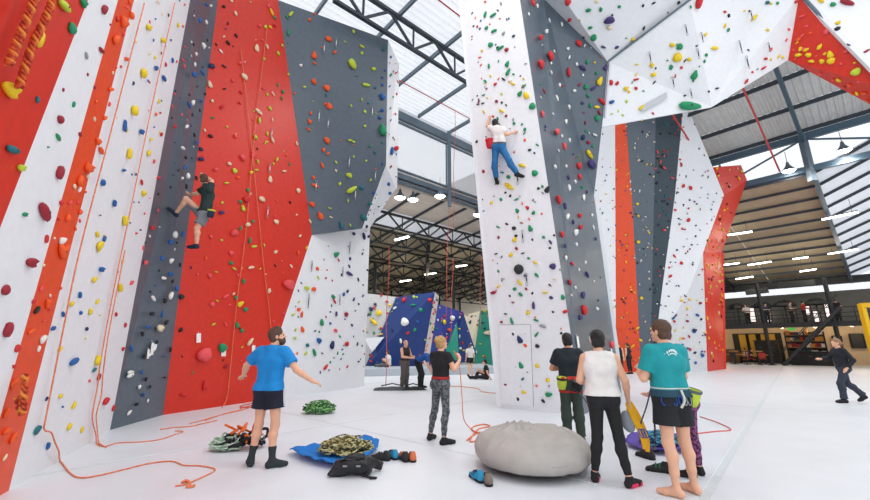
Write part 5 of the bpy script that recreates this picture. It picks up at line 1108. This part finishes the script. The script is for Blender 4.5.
# climber on the white tower
h0 = onp(507, 155, pW); Yp = h0.y-.25
def PW(x, y, o): q = onp(x, y, pW)+pW[1]*o; return np.array(q)
r, j = climber('climber in white T-shirt and blue jeans with red chalk bag on the white tower face', dict(
    pel=PW(502, 148, .22), waist=PW(502.5, 142.5, .24), chest=PW(502, 135.5, .22), neck=PW(500, 129.8, .2), head=PW(497.5, 126, .16), shL=PW(496, 132, .22), shR=PW(506, 132, .24), elL=PW(489.5, 128, .16), wrL=PW(489.5, 121.5, .08), hdL=PW(490, 119, .05),
    elR=PW(509.5, 137.5, .26), wrR=PW(514.5, 134, .1), hdR=PW(516, 132.5, .05), hipL=PW(499, 150, .22), hipR=PW(504.5, 150, .22), knL=PW(498.5, 165, .26), anL=PW(498, 179, .12), toeL=PW(498.5, 184, .06), knR=PW(512.5, 163, .27), anR=PW(519, 174.5, .14), toeR=PW(524.5, 177, .08),
    look=(.15, 1, .3), headup=(-.1, -.1, 1)),
    [('shirt', cloth('white_tee2', (232, 226, 224)), dict(hem=.03, e=.016)), ('pants', cloth('blue_jeans', (34, 104, 158)), dict(e=.012)), ('shoes', BLACK, dict(e=.01)), ('belt', cloth('grey_harness', (84, 88, 96)), dict(z=.06, w=.025, e=.024))],
    1.68, hair='short', hairm=H_DARK, vox=.012)
chalkbag(r, Vector(PW(494, 146, .3)), (-.1, -.2, 1), .1, cloth('red_bag', (204, 36, 48)), cloth('red_bag', (204, 36, 48)))
# cafe guests: two coarse figures copied along the tables
def copytree(o, parent=None):
    c = o.copy(); COL.objects.link(c); c.parent = parent
    for ch in o.children: copytree(ch, c)
    return c
SITC = dict(pel=(0, 0, .52), waist=(0, -.03, .66), chest=(0, -.01, .86), neck=(0, .02, 1.03), head=(0, .06, 1.2), shL=(-.17, 0, .98), shR=(.17, 0, .98), elL=(-.24, .02, .72), elR=(.24, .02, .72), wrL=(-.15, .26, .76), wrR=(.15, .26, .76),
            hipL=(-.09, 0, .5), hipR=(.09, 0, .5), knL=(-.11, .42, .5), knR=(.11, .42, .5), anL=(-.11, .42, .085), anR=(.11, .42, .085), toeL=(-.12, .58, .03), toeR=(.12, .58, .03))
GC = [('red', (170, 52, 44)), ('grey', (110, 112, 116)), ('white', (216, 212, 206)), ('black', (30, 32, 36))]
for gi, (nm, c_) in enumerate(GC):
    pp = uv(13.5-gi*2.15*1.0, 43.4-(gi % 2)*.5); sgn = 1 if gi % 2 else -1
    q = pp+UX*(.85*sgn)
    person('seated cafe guest in %s top under the mezzanine' % nm, (q.x, q.y, 0), TH+(math.pi if sgn > 0 else 0), pose(1.7, **SITC), [('shirt', cloth('guest_'+nm, c_), dict()), ('pants', BLACK, dict()), ('shoes', BLACK, dict())], h=1.7, hair='short', hairm=H_DARK if gi % 2 else H_BROWN, vox=.03)
p = uv(11.6, 41.2)
person('standing cafe guest in grey top in front of the cafe tables', (p.x, p.y, 0), 2.5, pose(1.72), [('shirt', cloth('guest_grey', GC[1][1]), dict()), ('pants', BLACK, dict()), ('shoes', BLACK, dict())], h=1.72, hair='short', hairm=H_BROWN, vox=.03)

# guests upstairs by the railing
UPC = [('white', (222, 218, 214)), ('dark blue', (40, 50, 80)), ('grey', (120, 122, 126)), ('red', (170, 52, 44)), ('black', (30, 32, 36))]
for gi, x in enumerate((750, 770, 795, 808, 842)):
    nm, c_ = UPC[gi]; q = onp(x, 330, (uv(0, VF+1.0), -VX))
    person('standing guest in %s top behind the mezzanine railing' % nm, (q.x, q.y, 3.26), 2.2+gi*.7, pose(1.72, elR=(.26, .1, 1.18), wrR=(.1, .28, 1.2)), [('shirt', cloth('guest_'+nm, c_), dict()), ('pants', BLACK, dict()), ('shoes', BLACK, dict())], h=1.72, hair='short', hairm=H_DARK if gi % 2 else H_BROWN, vox=.03)
# ================================================================ THINGS ON THE FLOOR
from mathutils import noise as NZ
# ---- bean bag
bx, by = 1.28, 5.66
bb = empty('bean_bag', (bx, by, 0), 'large grey fabric bean bag with crumpled top on the white floor', 'bean bag')
def bag(u, v, top):
    """u around, v from rim (0) to top (1) or bottom"""
    return None
NU, NV = 200, 56
def bagpt(a, t):
    # t 0 bottom centre .. 1 top centre
    ph = (t-.5)*math.pi; c, s_ = math.cos(ph), math.sin(ph)
    r = abs(c)**.55; z = (abs(s_)**.9)*(1 if s_ > 0 else -1)
    hz = .25
    x, y = .755*r*math.cos(a), .78*r*math.sin(a)
    zz = .2+(z*hz if z > 0 else z*.2)
    if t > .5:
        q = Vector((x*3, y*3, zz*3)); w = (t-.5)*2
        zz += .015*NZ.noise(q*.8)*w
        # folds radiating from the gathered top
        gx, gy = x+.12, y-.12; rr = math.hypot(gx, gy); aa = math.atan2(gy, gx)
        zz += .034*(1-2*abs(math.sin(aa*6+2.5*NZ.noise(q*1.5)+rr*6)))*math.exp(-((rr-.16)/.13)**2)+.03*math.exp(-(rr/.24)**2)
        zz += .022*(1-2.4*abs(NZ.noise(Vector((x*7+3*y, y*13-4*x, 2)))))*math.exp(-(rr/.5)**2)
        zz += .05*math.exp(-((x-.3)/.25)**2-((y)/.3)**2)-.02*math.exp(-((x-.12)/.12)**2)-.04*math.exp(-((x-.42-.3*y*y+.15*y)/.035)**2)*min(1, max(0, (y+.62)*2.5))
    else:
        q = Vector((x*3, y*3, zz*3))
    zz += .010*(1-abs(NZ.noise(Vector((x*1.4+y, (y-x*.4)*11, zz*5)))*2.0))*min(1, t*1.6)
    k = 1+.012*math.sin(a*7+4*NZ.noise(q*.8))+.01*NZ.noise(q*3)
    return Vector((bx+x*k, by+y*k, max(zz, 0)))
def bagmesh(t0, t1, n):
    mb = MB(); vs = []; fs = []
    for i in range(n+1):
        for q in range(NU): vs.append(bagpt(2*math.pi*q/NU, t0+(t1-t0)*i/n))
    for i in range(n):
        for q in range(NU): a, b = i*NU+q, i*NU+(q+1) % NU; fs.append((a, b, b+NU, a+NU))
    return mb.add(vs, fs)
M_BAG = mat('bag_fabric', (176, 171, 165), rough=.9, var=.05, scale=6, bump=.25, bscale=5)
bagmesh(.32, 1.0, 110).build('cover', M_BAG, bb, True)
bagmesh(.02, .325, 24).build('base_panel', mat('bag_base', (28, 28, 30), rough=.85), bb, True)
MB().tube([bagpt(2*math.pi*q/60, .32)+Vector((0, 0, .005)) for q in range(61)], .008, 6, False).build('piping', mat('bag_piping', (110, 106, 102)), bb, True)

# ---- ropes
def rope_mat(n, c1, c2): return mat(n, c1, rgb2=c2, scale2=22, rough=.8, sharp=True)
M_ROPEO = rope_mat('orange_rope', (222, 118, 76), (236, 138, 96)); M_ROPER = rope_mat('red_rope', (206, 84, 72), (226, 108, 92))
M_ROPEG = rope_mat('green_rope', (34, 92, 52), (130, 180, 110)); M_ROPEM = rope_mat('mint_rope', (140, 176, 150), (200, 216, 200))
M_ROPEY = rope_mat('khaki_rope', (92, 84, 50), (206, 196, 140)); M_ROPEB = rope_mat('blue_rope', (30, 96, 130), (80, 160, 180))
def floor_rope(label, pts, r, m, z=.012, cat='rope', grp=None):
    ps = smooth_path([fl(x, y)+Vector((0, 0, r)) for x, y in pts], 7); o = MB().tube(ps, r, 6).build('rope', m, loc=ps[0], smooth=True); return tag(o, label, cat, grp)
def wall_rope(label, pts, r, m, off=.05, floor_pts=(), grp=None):
    ps = []
    for x, y in pts:
        h = hit(x, y)
        if h: ps.append(h[0]+h[1]*off)
    ps = [p for p in ps if p.z > .02]
    ps += [fl(x, y)+Vector((0, 0, r)) for x, y in floor_pts]
    ps = smooth_path(ps, 6); ps = [Vector((p.x, p.y, max(p.z, r))) for p in ps]
    o = MB().tube(ps, r, 6).build('rope', m, loc=ps[-1], smooth=True); return tag(o, label, 'rope', grp)
wall_rope('orange rope hanging beside the red stripe and snaking over the floor', [(140, 2), (106, 130), (74, 250), (55, 340), (40, 415), (38, 430), (45, 433), (49, 443), (53, 452)], .009, M_ROPEO, .06, [(60, 462), (70, 474), (81, 478.5), (100, 476), (125, 470), (150, 464), (172, 462), (184, 466), (200, 466.5), (213, 469), (214, 472), (200, 479), (186, 485), (175, 487)])
wall_rope('orange rope hanging down the wide white panel to the floor loops', [(172, 2), (150, 100), (128, 205), (110, 290), (97, 360), (94, 385), (90, 405), (88.5, 420), (92, 435)], .009, M_ROPEO, .05, [(97, 445), (105, 447), (118, 443.5), (140, 442.5), (160, 440), (175, 435), (183, 432), (175, 431.5)])
wall_rope('second strand of orange rope on the wide white panel', [(120, 250), (104, 330), (98, 372), (96, 395), (91, 415), (92, 430)], .009, M_ROPEO, .07, [(99, 444), (106, 448)])
wall_rope('pink orange rope running down the tall red panel', [(266, 30), (254, 130), (245, 230), (236, 300), (230, 360), (226, 396)], .01, M_ROPEO, .05, [(222, 408)])
wall_rope('pink orange doubled rope on the tall red panel', [(240, 50), (252, 160), (262, 260), (270, 330), (271, 385)], .01, M_ROPEO, .05, [(268, 402)])
floor_rope('orange rope end lying along the wall foot towards the red panel', [(160, 430), (175, 428), (190, 427), (203, 424), (217, 421)], .01, M_ROPEO)
floor_rope('thin orange rope looped on the floor near the red panel', [(190, 424), (205, 420), (222, 415), (240, 411), (256, 406), (246, 409), (225, 414), (205, 421)], .01, M_ROPEO)
floor_rope('orange rope heap end on the floor with a knot', [(182, 484), (186, 482), (190, 485), (187, 488), (192, 488), (194, 487)], .016, M_ROPEO)
floor_rope('red rope loops on the floor behind the blue-shirted man', [(240, 409), (252, 406), (262, 404.5), (250, 408), (240, 407), (255, 403)], .014, M_ROPER)
floor_rope('orange rope loops on the floor beside the belaying woman', [(467, 441), (472, 437), (480, 433), (487, 436), (480, 440), (470, 442), (478, 430), (490, 427), (484, 425), (474, 427), (472, 431), (482, 434)], .012, M_ROPEO)
floor_rope('thin red rope line on the open floor right of the teal-shirted man', [(700, 417), (715, 422), (731, 430), (715, 432), (698, 434)], .01, M_ROPER)
floor_rope('orange rope lying across the floor towards the white tower', [(440, 386), (462, 387), (478, 389), (482, 392), (500, 394)], .012, M_ROPEO)
tag(MB().tube(smooth_path([Vector((.33, 7.0, 1.45)), Vector((.42, 7.0, 1.2)), Vector((.46, 7.05, .7)), Vector((.5, 7.1, .3)), fl(476, 433)+Vector((0, 0, .012))], 7), .008, 6).build('rope', M_ROPEO, loc=fl(476, 433), smooth=True), 'orange belay rope falling from the belaying woman to the floor', 'rope')
for (xa, ya_, xb, yb_, Y, c) in ((389, 246, 385.5, 386, 15.5, 0), (449, 196, 443, 320, 24, 1), (453, 258, 448, 340, 24, 0), (481, 255, 478, 330, 27, 0), (455, 110, 451, 230, 19, 1)):
    a, b = at(xa, ya_, Y), at(xb, yb_, Y); b = Vector((a.x*.4+b.x*.6, b.y, max(b.z, .02)))
    tag(MB().tube([a+(b-a)*t+Vector((.03*math.sin(9*t), 0, 0)) for t in np.linspace(0, 1, 12)], .014, 5).build('rope', M_ROPER, loc=b, smooth=True), ['thin red rope hanging free beside the white lower panel', 'thin red rope hanging in the low hall before the girders', 'red rope hanging over the royal blue bouldering wall', 'red rope hanging over the green bouldering wall', 'thin red rope hanging before the clerestory windows'][[389, 449, 453, 481, 455].index(xa)], 'rope')
def twisted(label, pts, R, r, m, turns):
    ps = smooth_path(pts, 40); t = empty('twisted_rope', ps[-1], label, 'rope')
    for s in range(3):
        q = []
        for i, p in enumerate(ps):
            a = 2*math.pi*(turns*i/len(ps)+s/3); q.append(p+Vector((math.cos(a)*R, math.sin(a)*R*.8, math.sin(a)*R*.5)))
        MB().tube(q, r, 6).build('strand', m if s < 2 else mat('orange_strand', (224, 132, 52), rough=.8), t, True)
def hp_(x, y, off=.12):
    h = hit(x, y); return h[0]+h[1]*off if h else at(x, y, 3)
M_STR = rope_mat('redorange_rope', (168, 48, 26), (206, 84, 36))
twisted('thick twisted orange rope hanging on the big red panel', [hp_(42, -20), hp_(32, 8), hp_(14, 45), hp_(1, 84)], .02, .017, M_STR, 9)
twisted('second thick twisted orange rope at the very edge of the red panel', [hp_(22, -20), hp_(12, 8), hp_(-2, 40), hp_(-10, 60)], .02, .017, M_STR, 8)
twisted('bundle of orange rope hanging on the red stripe foot', [hp_(12, 375, .1), hp_(3, 398, .16), hp_(1, 415, .16), hp_(5, 398, .1)], .02, .016, M_STR, 4)

def pile(label, c, rx, ry, hgt, r, m, n, seed, cat='rope', grp=None, z0=0.0, name='rope_pile'):
    """a heap of one long tangled rope"""
    R_ = random.Random(seed); c = Vector(c); pts = []; a = 0
    for i in range(n):
        a += R_.uniform(1.1, 2.6); q = R_.uniform(.1, 1)**.6
        x, y = math.cos(a)*rx*q, math.sin(a)*ry*q
        z = z0+r+hgt*math.sqrt(max(0, 1-q*q*.9))*R_.uniform(.1, 1.15)
        pts.append(c+Vector((x, y, z)))
    o = MB().tube(smooth_path(pts, 6), r, 6).build(name, m, loc=c, smooth=True); return tag(o, label, cat, grp)
# pile of green rope beyond the blue-shirted man
c = fl(319, 413); pile('heap of green climbing rope on the floor before the white lower panel', c, .42, .3, .26, .014, M_ROPEG, 110, 1)
# mint rope and black/orange harness beside the blue-shirted man
c = fl(226, 450); pile('heap of mint green rope beside the black harness pile', c, .26, .2, .2, .013, M_ROPEM, 80, 2)
def harness(label, c, s, m, m2, seed):
    R_ = random.Random(seed); c = Vector(c); t = empty('climbing_harness', c, label, 'harness')
    for i in range(9):
        ox, oy, rr_, tl, p0 = R_.uniform(-.55, .55)*s, R_.uniform(-.45, .45)*s, R_.uniform(.25, .5)*s, R_.uniform(.25, .9), R_.uniform(0, 6.28)
        q = [c+Vector((ox+math.cos(a)*rr_, oy+math.sin(a)*rr_*.7, max(.03, .04+.05*R_.random()+rr_*tl*(1+math.sin(a+p0))*.7))) for a in np.linspace(0, 2*math.pi, 14)]
        MB().tube(smooth_path(q, 3), .024, 6).build('padded_loop', m, t, True)
    for i in range(11):
        a = R_.uniform(0, 6.28); p = c+Vector((math.cos(a)*s*.6, math.sin(a)*s*.5, .14+R_.uniform(0, .16)))
        MB().tube(smooth_path([p, p+Vector((R_.uniform(-.1, .1), R_.uniform(-.1, .1), .06)), p+Vector((R_.uniform(-.16, .16), R_.uniform(-.14, .14), -.06))], 4), .018, 5).build('strap', m2, t, True)
    for i in range(4):
        a = R_.uniform(0, 6.28); p = c+Vector((math.cos(a)*s*.8, math.sin(a)*s*.6, .16)); q = [p+Vector((.03*math.cos(b), .01, .05*math.sin(b))) for b in np.linspace(0, 6.28, 9)]
        MB().tube(q, .006, 5).build('carabiner', M_ALU, t, True)
    return t
M_OW = cloth('orange_web', (236, 110, 40)); M_RW = cloth('red_web', (172, 46, 44))
harness('black and orange harness heap beside the blue-shirted man', fl(243, 449), .34, BLACK, M_OW, 4)
# ---- blue tarp with khaki rope
def tarp(label, poly, m, lift=.05, seed=0, name='rope_tarp'):
    R_ = random.Random(seed); c = sum(poly, Vector())/len(poly); mb = MB(); n = len(poly); rings = 9; vs = []; fs = []; K_ = 10
    edge = []
    for i in range(n):
        for k in range(K_): edge.append(poly[i].lerp(poly[(i+1) % n], k/K_))
    E_ = len(edge)
    for q in range(rings+1):
        t = q/rings
        for e in edge:
            p = c.lerp(e, t); z = .012+lift*max(0, (t-.55)/.45)**1.5*(1+.8*NZ.noise(p*6+Vector((seed, 0, 0))))+.02*abs(NZ.noise(p*9))
            if t > .95: z *= .72
            vs.append((p.x, p.y, z))
    for q in range(rings):
        for i in range(E_): a, b = q*E_+i, q*E_+(i+1) % E_; fs.append((a, b, b+E_, a+E_))
    mb.add(vs, fs); o = mb.build(name, m, loc=(c.x, c.y, 0), smooth=True)
    sm = o.modifiers.new('thick', 'SOLIDIFY'); sm.thickness = .008; sm.offset = 1
    return tag(o, label, 'tarp')
pl4 = [fl(289, 454), fl(306, 450.5), fl(330, 446), (fl(372, 442)), fl(379, 448), fl(375, 457), fl(352, 466), fl(335, 471), fl(314, 466), fl(298, 460)]
tarp('bright blue rope tarp spread on the floor under a khaki rope', pl4, cloth('tarp_blue', (20, 116, 196)), .1, 1)
pile('heap of khaki and black patterned rope on the blue tarp', fl(345, 455),   .42, .27, .2, .012, M_ROPEY, 130, 5, z0=.035)
# black bag
c = fl(353, 476); bgp = empty('gear_bag', c, 'crumpled black gear bag in front of the blue tarp', 'bag')
f = Field(); f.cone((c.x-.17, c.y, .09), (c.x+.14, c.y+.04, .1), .085, .1, .05); f.cone((c.x-.1, c.y+.08, .12), (c.x+.18, c.y+.1, .11), .07, .06, .05); f.ell((c.x+.02, c.y-.04, .15), (.15, .07, .06), k=.05); f.cone((c.x-.2, c.y+.02, .05), (c.x-.26, c.y-.05, .04), .06, .035, .05); f.cone((c.x+.15, c.y+.1, .14), (c.x+.3, c.y+.22, .07), .06, .05, .04); f.cone((c.x-.05, c.y+.02, .19), (c.x+.1, c.y+.06, .22), .04, .03, .03); f.plane((0, 0, .004), (0, 0, -1))
V, Fq = f.mesh(.01); V = V+np.sin(V@np.array([[41, 19, 14], [17, 47, 22], [21, 15, 51.]]))*.011; np_obj('bag_body', V, Fq, mat('bag_black', (24, 25, 28), rough=.5, var=.2, scale=9, bump=.5, bscale=14), bgp, c)
MB().tube(smooth_path([c+Vector((.12, -.06, .03)), c+Vector((.2, -.1, .02)), c+Vector((.3, -.12, .015)), c+Vector((.22, -.13, .015))], 5), .014, 5).build('strap', BLACK, bgp, True)
ribbon([c+Vector((-.16, -.03, .17)), c+Vector((-.02, -.09, .235)), c+Vector((.14, -.02, .2))], .03, .008, (0, 0, 1)).build('handle', BLACK, bgp)
for k_, q in enumerate((-.08, .08)): MB().box(c+Vector((q, -.11, .14)), (.05, .02, .018)).build('buckle', M_ALU, bgp)
# ---- climbing shoes
def shoe(label, c, yaw, m, m2, grp=None, L=.27):
    c = Vector(c); t = empty('climbing_shoe', c, label, 'shoe', grp); R_ = np.array([[math.cos(yaw), -math.sin(yaw), 0], [math.sin(yaw), math.cos(yaw), 0], [0, 0, 1]])
    P_ = lambda x, y, z: R_@np.array([x, y, z])*L/.25+np.array(c)
    f = Field(); f.cone(P_(0, -.09, .045), P_(0, .03, .04), .042, .045, .03); f.cone(P_(0, .02, .038), P_(-.01, .12, .03), .045, .026, .03); f.cone(P_(0, -.09, .05), P_(0, -.07, .1), .04, .036, .03)
    f.plane(P_(0, 0, .006), (0, 0, -1)); f.ball(P_(0, -.07, .15), .05); V, Fq = f.mesh(.007); np_obj('upper', V, Fq, m, t, c)
    f = Field(); f.cone(P_(0, -.09, .02), P_(-.005, .12, .02), .048, .036, .02); f.plane(P_(0, 0, .026), (0, 0, 1)); f.plane(P_(0, 0, .0), (0, 0, -1)); V, Fq = f.mesh(.007); np_obj('sole', V, Fq, BLACK, t, c)
    for y in (0, .035): MB().tube([Vector(P_(-.045, y, .05)), Vector(P_(-.02, y, .088)), Vector(P_(.02, y, .088)), Vector(P_(.045, y, .05))], .009, 5).build('strap', m2, t, True)
M_SB, M_SO, M_SK, M_SG = cloth('shoe_blue', (40, 140, 180)), cloth('shoe_orange', (206, 110, 70)), cloth('shoe_dark', (44, 42, 44)), cloth('shoe_green', (40, 120, 74))
c = fl(392, 458); shoe('light blue climbing shoe beside the blue tarp', c, .6, M_SB, M_SK); shoe('dark climbing shoe with orange straps next to the light blue shoe', fl(403, 460), .5, M_SK, M_SO); shoe('orange climbing shoe furthest from the blue tarp', fl(412, 460), .2, M_SO, M_SK)
shoe('small dark climbing shoe touching the blue tarp', fl(381, 460), 1.2, M_SK, M_SK)
shoe('teal climbing shoe at the bean bag edge', fl(477, 480), .4, M_SB, M_SK); shoe('brown grey climbing shoe at the bean bag edge', fl(487, 483), .1, cloth('shoe_taupe', (120, 108, 96)), M_SK)
shoe('black shoe with green trim on the floor behind the bare feet', fl(660, 472), 1.1, M_SK, M_SG); shoe('green climbing shoe beside the purple tarp', fl(667, 471), .7, M_SG, M_SK); shoe('black climbing shoe at the purple tarp corner', fl(646, 458), .4, M_SK, M_SK)
# ---- purple tarp with blue rope behind the teal-shirted man
tarp('purple rope tarp on the floor behind the teal-shirted man', [fl(628, 440), fl(640, 436), fl(668, 437), fl(690, 442), fl(690, 454), fl(664, 457), fl(640, 452), fl(626, 447)], cloth('tarp_purple', (92, 74, 160)), .09, 3)
pile('heap of blue rope on the purple tarp', fl(660, 447), .32, .2, .18, .014, M_ROPEB, 90, 8, z0=.03)
tj = Vector((2.62, 4.95, 0))
hl = fl(652, 452)
q0_ = at(651, 385, 5.05)
tag(MB().tube(smooth_path([q0_+Vector((.02, 0, .1)), q0_, q0_+Vector((.005, .02, -.3)), Vector((q0_.x+.01, q0_.y+.1, .35)), hl+Vector((0, 0, .08))], 7), .011, 6).build('rope', rope_mat('dark_rope', (40, 44, 52), (96, 100, 108)), loc=hl, smooth=True), 'dark rope hanging from the hand of the teal-shirted man', 'rope')
tag(MB().tube(smooth_path([q0_+Vector((.0, 0, -.02)), q0_+Vector((-.06, .05, -.25)), q0_+Vector((-.16, .08, -.5)), fl(640, 446)+Vector((0, 0, .06))], 7), .009, 6).build('rope', rope_mat('dark_rope', (40, 44, 52), (96, 100, 108)), loc=fl(640, 446), smooth=True), 'thin dark rope strand sagging to the purple tarp', 'rope')
dv = empty('belay_device', q0_+Vector((0, 0, .12)), 'orange brown belay device on the rope at the hand of the teal-shirted man', 'belay device')
f = Field(); f.cone(np.array(q0_)+np.array([0, 0, .08]), np.array(q0_)+np.array([0, 0, .14]), .03, .028, .02); f.cone(np.array(q0_)+np.array([0, 0, .14]), np.array(q0_)+np.array([.03, 0, .18]), .02, .014, .02); V, Fq = f.mesh(.008); np_obj('body', V, Fq, cloth('device', (150, 96, 60)), dv, q0_+Vector((0, 0, .12)))
tag(MB().tube(smooth_path([Vector((2.2, 6.75, .9)), Vector((2.42, 6.7, .7)), Vector((2.55, 6.7, .3)), Vector((2.62, 6.75, .012))], 6), .008, 5).build('rope', rope_mat('dark_rope', (40, 44, 52), (96, 100, 108)), loc=(2.62, 6.75, 0), smooth=True), 'thin dark rope trailing from the red harness to the floor', 'rope')
# ---- dark pads at the feet of the two men
def softmat(label, c, lx, ly, m, yaw):
    c = Vector(c); t = empty('gear_mat', c, label, 'mat'); R_ = Matrix.Rotation(yaw, 3, 'Z'); mb = MB(); vs = []; fs = []; n = 14
    for i in range(n+1):
        for q in range(n+1):
            x, y = (i/n-.5)*lx, (q/n-.5)*ly; ed = min(i, n-i, q, n-q)/n
            p = c+R_ @ Vector((x, y, 0)); vs.append((p.x, p.y, .01+.1*min(1, ed*5)*(.7+.6*NZ.noise(p*2.4))))
    for i in range(n):
        for q in range(n): a = i*(n+1)+q; fs.append((a, a+n+1, a+n+2, a+1))
    mb.add(vs, fs).build('fabric', m, t, True); MB().tube([c+R_ @ Vector((-lx*.3, 0, .13)), c+R_ @ Vector((0, .06, .2)), c+R_ @ Vector((lx*.3, 0, .13))], .02, 5).build('handle', BLACK, t, True)
softmat('flat dark grey rope bag at the feet of the bald man', fl(392, 389.5), 1.3, .8, cloth('dk_mat', (70, 74, 80)), .1)
softmat('flat black rope bag at the feet of the bending man', fl(413, 389.5), .9, .7, BLACK, .2)
# ---- quickdraws hanging from the panels
M_SLW = cloth('white_sling', (212, 214, 214)); M_SLK = cloth('dark_sling', (60, 60, 66))
qd_mesh = {}
def quickdraw(x, y, lpx, dark):
    h = hit(x, y)
    if not h: return
    loc, n, key, dist = h; L = lpx*dist/math.hypot(FPX, math.hypot(x-435, y-250)); c = loc+n*.06
    t = empty('quickdraw', c, '%s sling quickdraw hanging on %s' % ('dark' if dark else 'white', PN[key]), 'quickdraw', 'quickdraws on %s' % PN[key])
    MB().beam(c+Vector((0, 0, -.06)), c+Vector((0, 0, -L+.06)), .03, .012, up=n).build('sling', M_SLK if dark else M_SLW, t)
    sx = Vector((0, 0, 1)).cross(n).normalized()
    for z in (0, -L): MB().tube([c+Vector((0, 0, z+.05*math.cos(a)))+sx*(.025*math.sin(a)) for a in np.linspace(0, 6.28, 9)], .008, 5).build('carabiner', M_ALU, t, True)
for x, y, l, d in ((319, 112, 10, 0), (324, 45, 9, 0), (336, 40, 8, 0), (349, 158, 9, 0), (355, 190, 9, 0), (316, 182, 8, 0), (375, 172, 8, 0), (328, 120, 8, 0), (372, 108, 8, 0), (359, 26, 6, 0), (321, 14, 7, 0), (269, 165, 8, 0), (267, 208, 9, 0), (271, 130, 8, 0), (308, 295, 12, 1), (311, 262, 9, 1), (339, 296, 8, 1), (342, 268, 8, 1), (349, 243, 10, 1), (523, 232, 9, 1), (527, 275, 9, 1), (518, 175, 9, 1), (649, 53, 10, 1), (738, 42, 12, 1), (746, 58, 12, 1), (685, 26, 10, 1), (700, 34, 9, 1), (697, 50, 9, 1), (672, 78, 9, 1), (690, 90, 8, 1), (749, 12, 9, 1), (767, 44, 8, 1)):
    quickdraw(x, y, l, d)
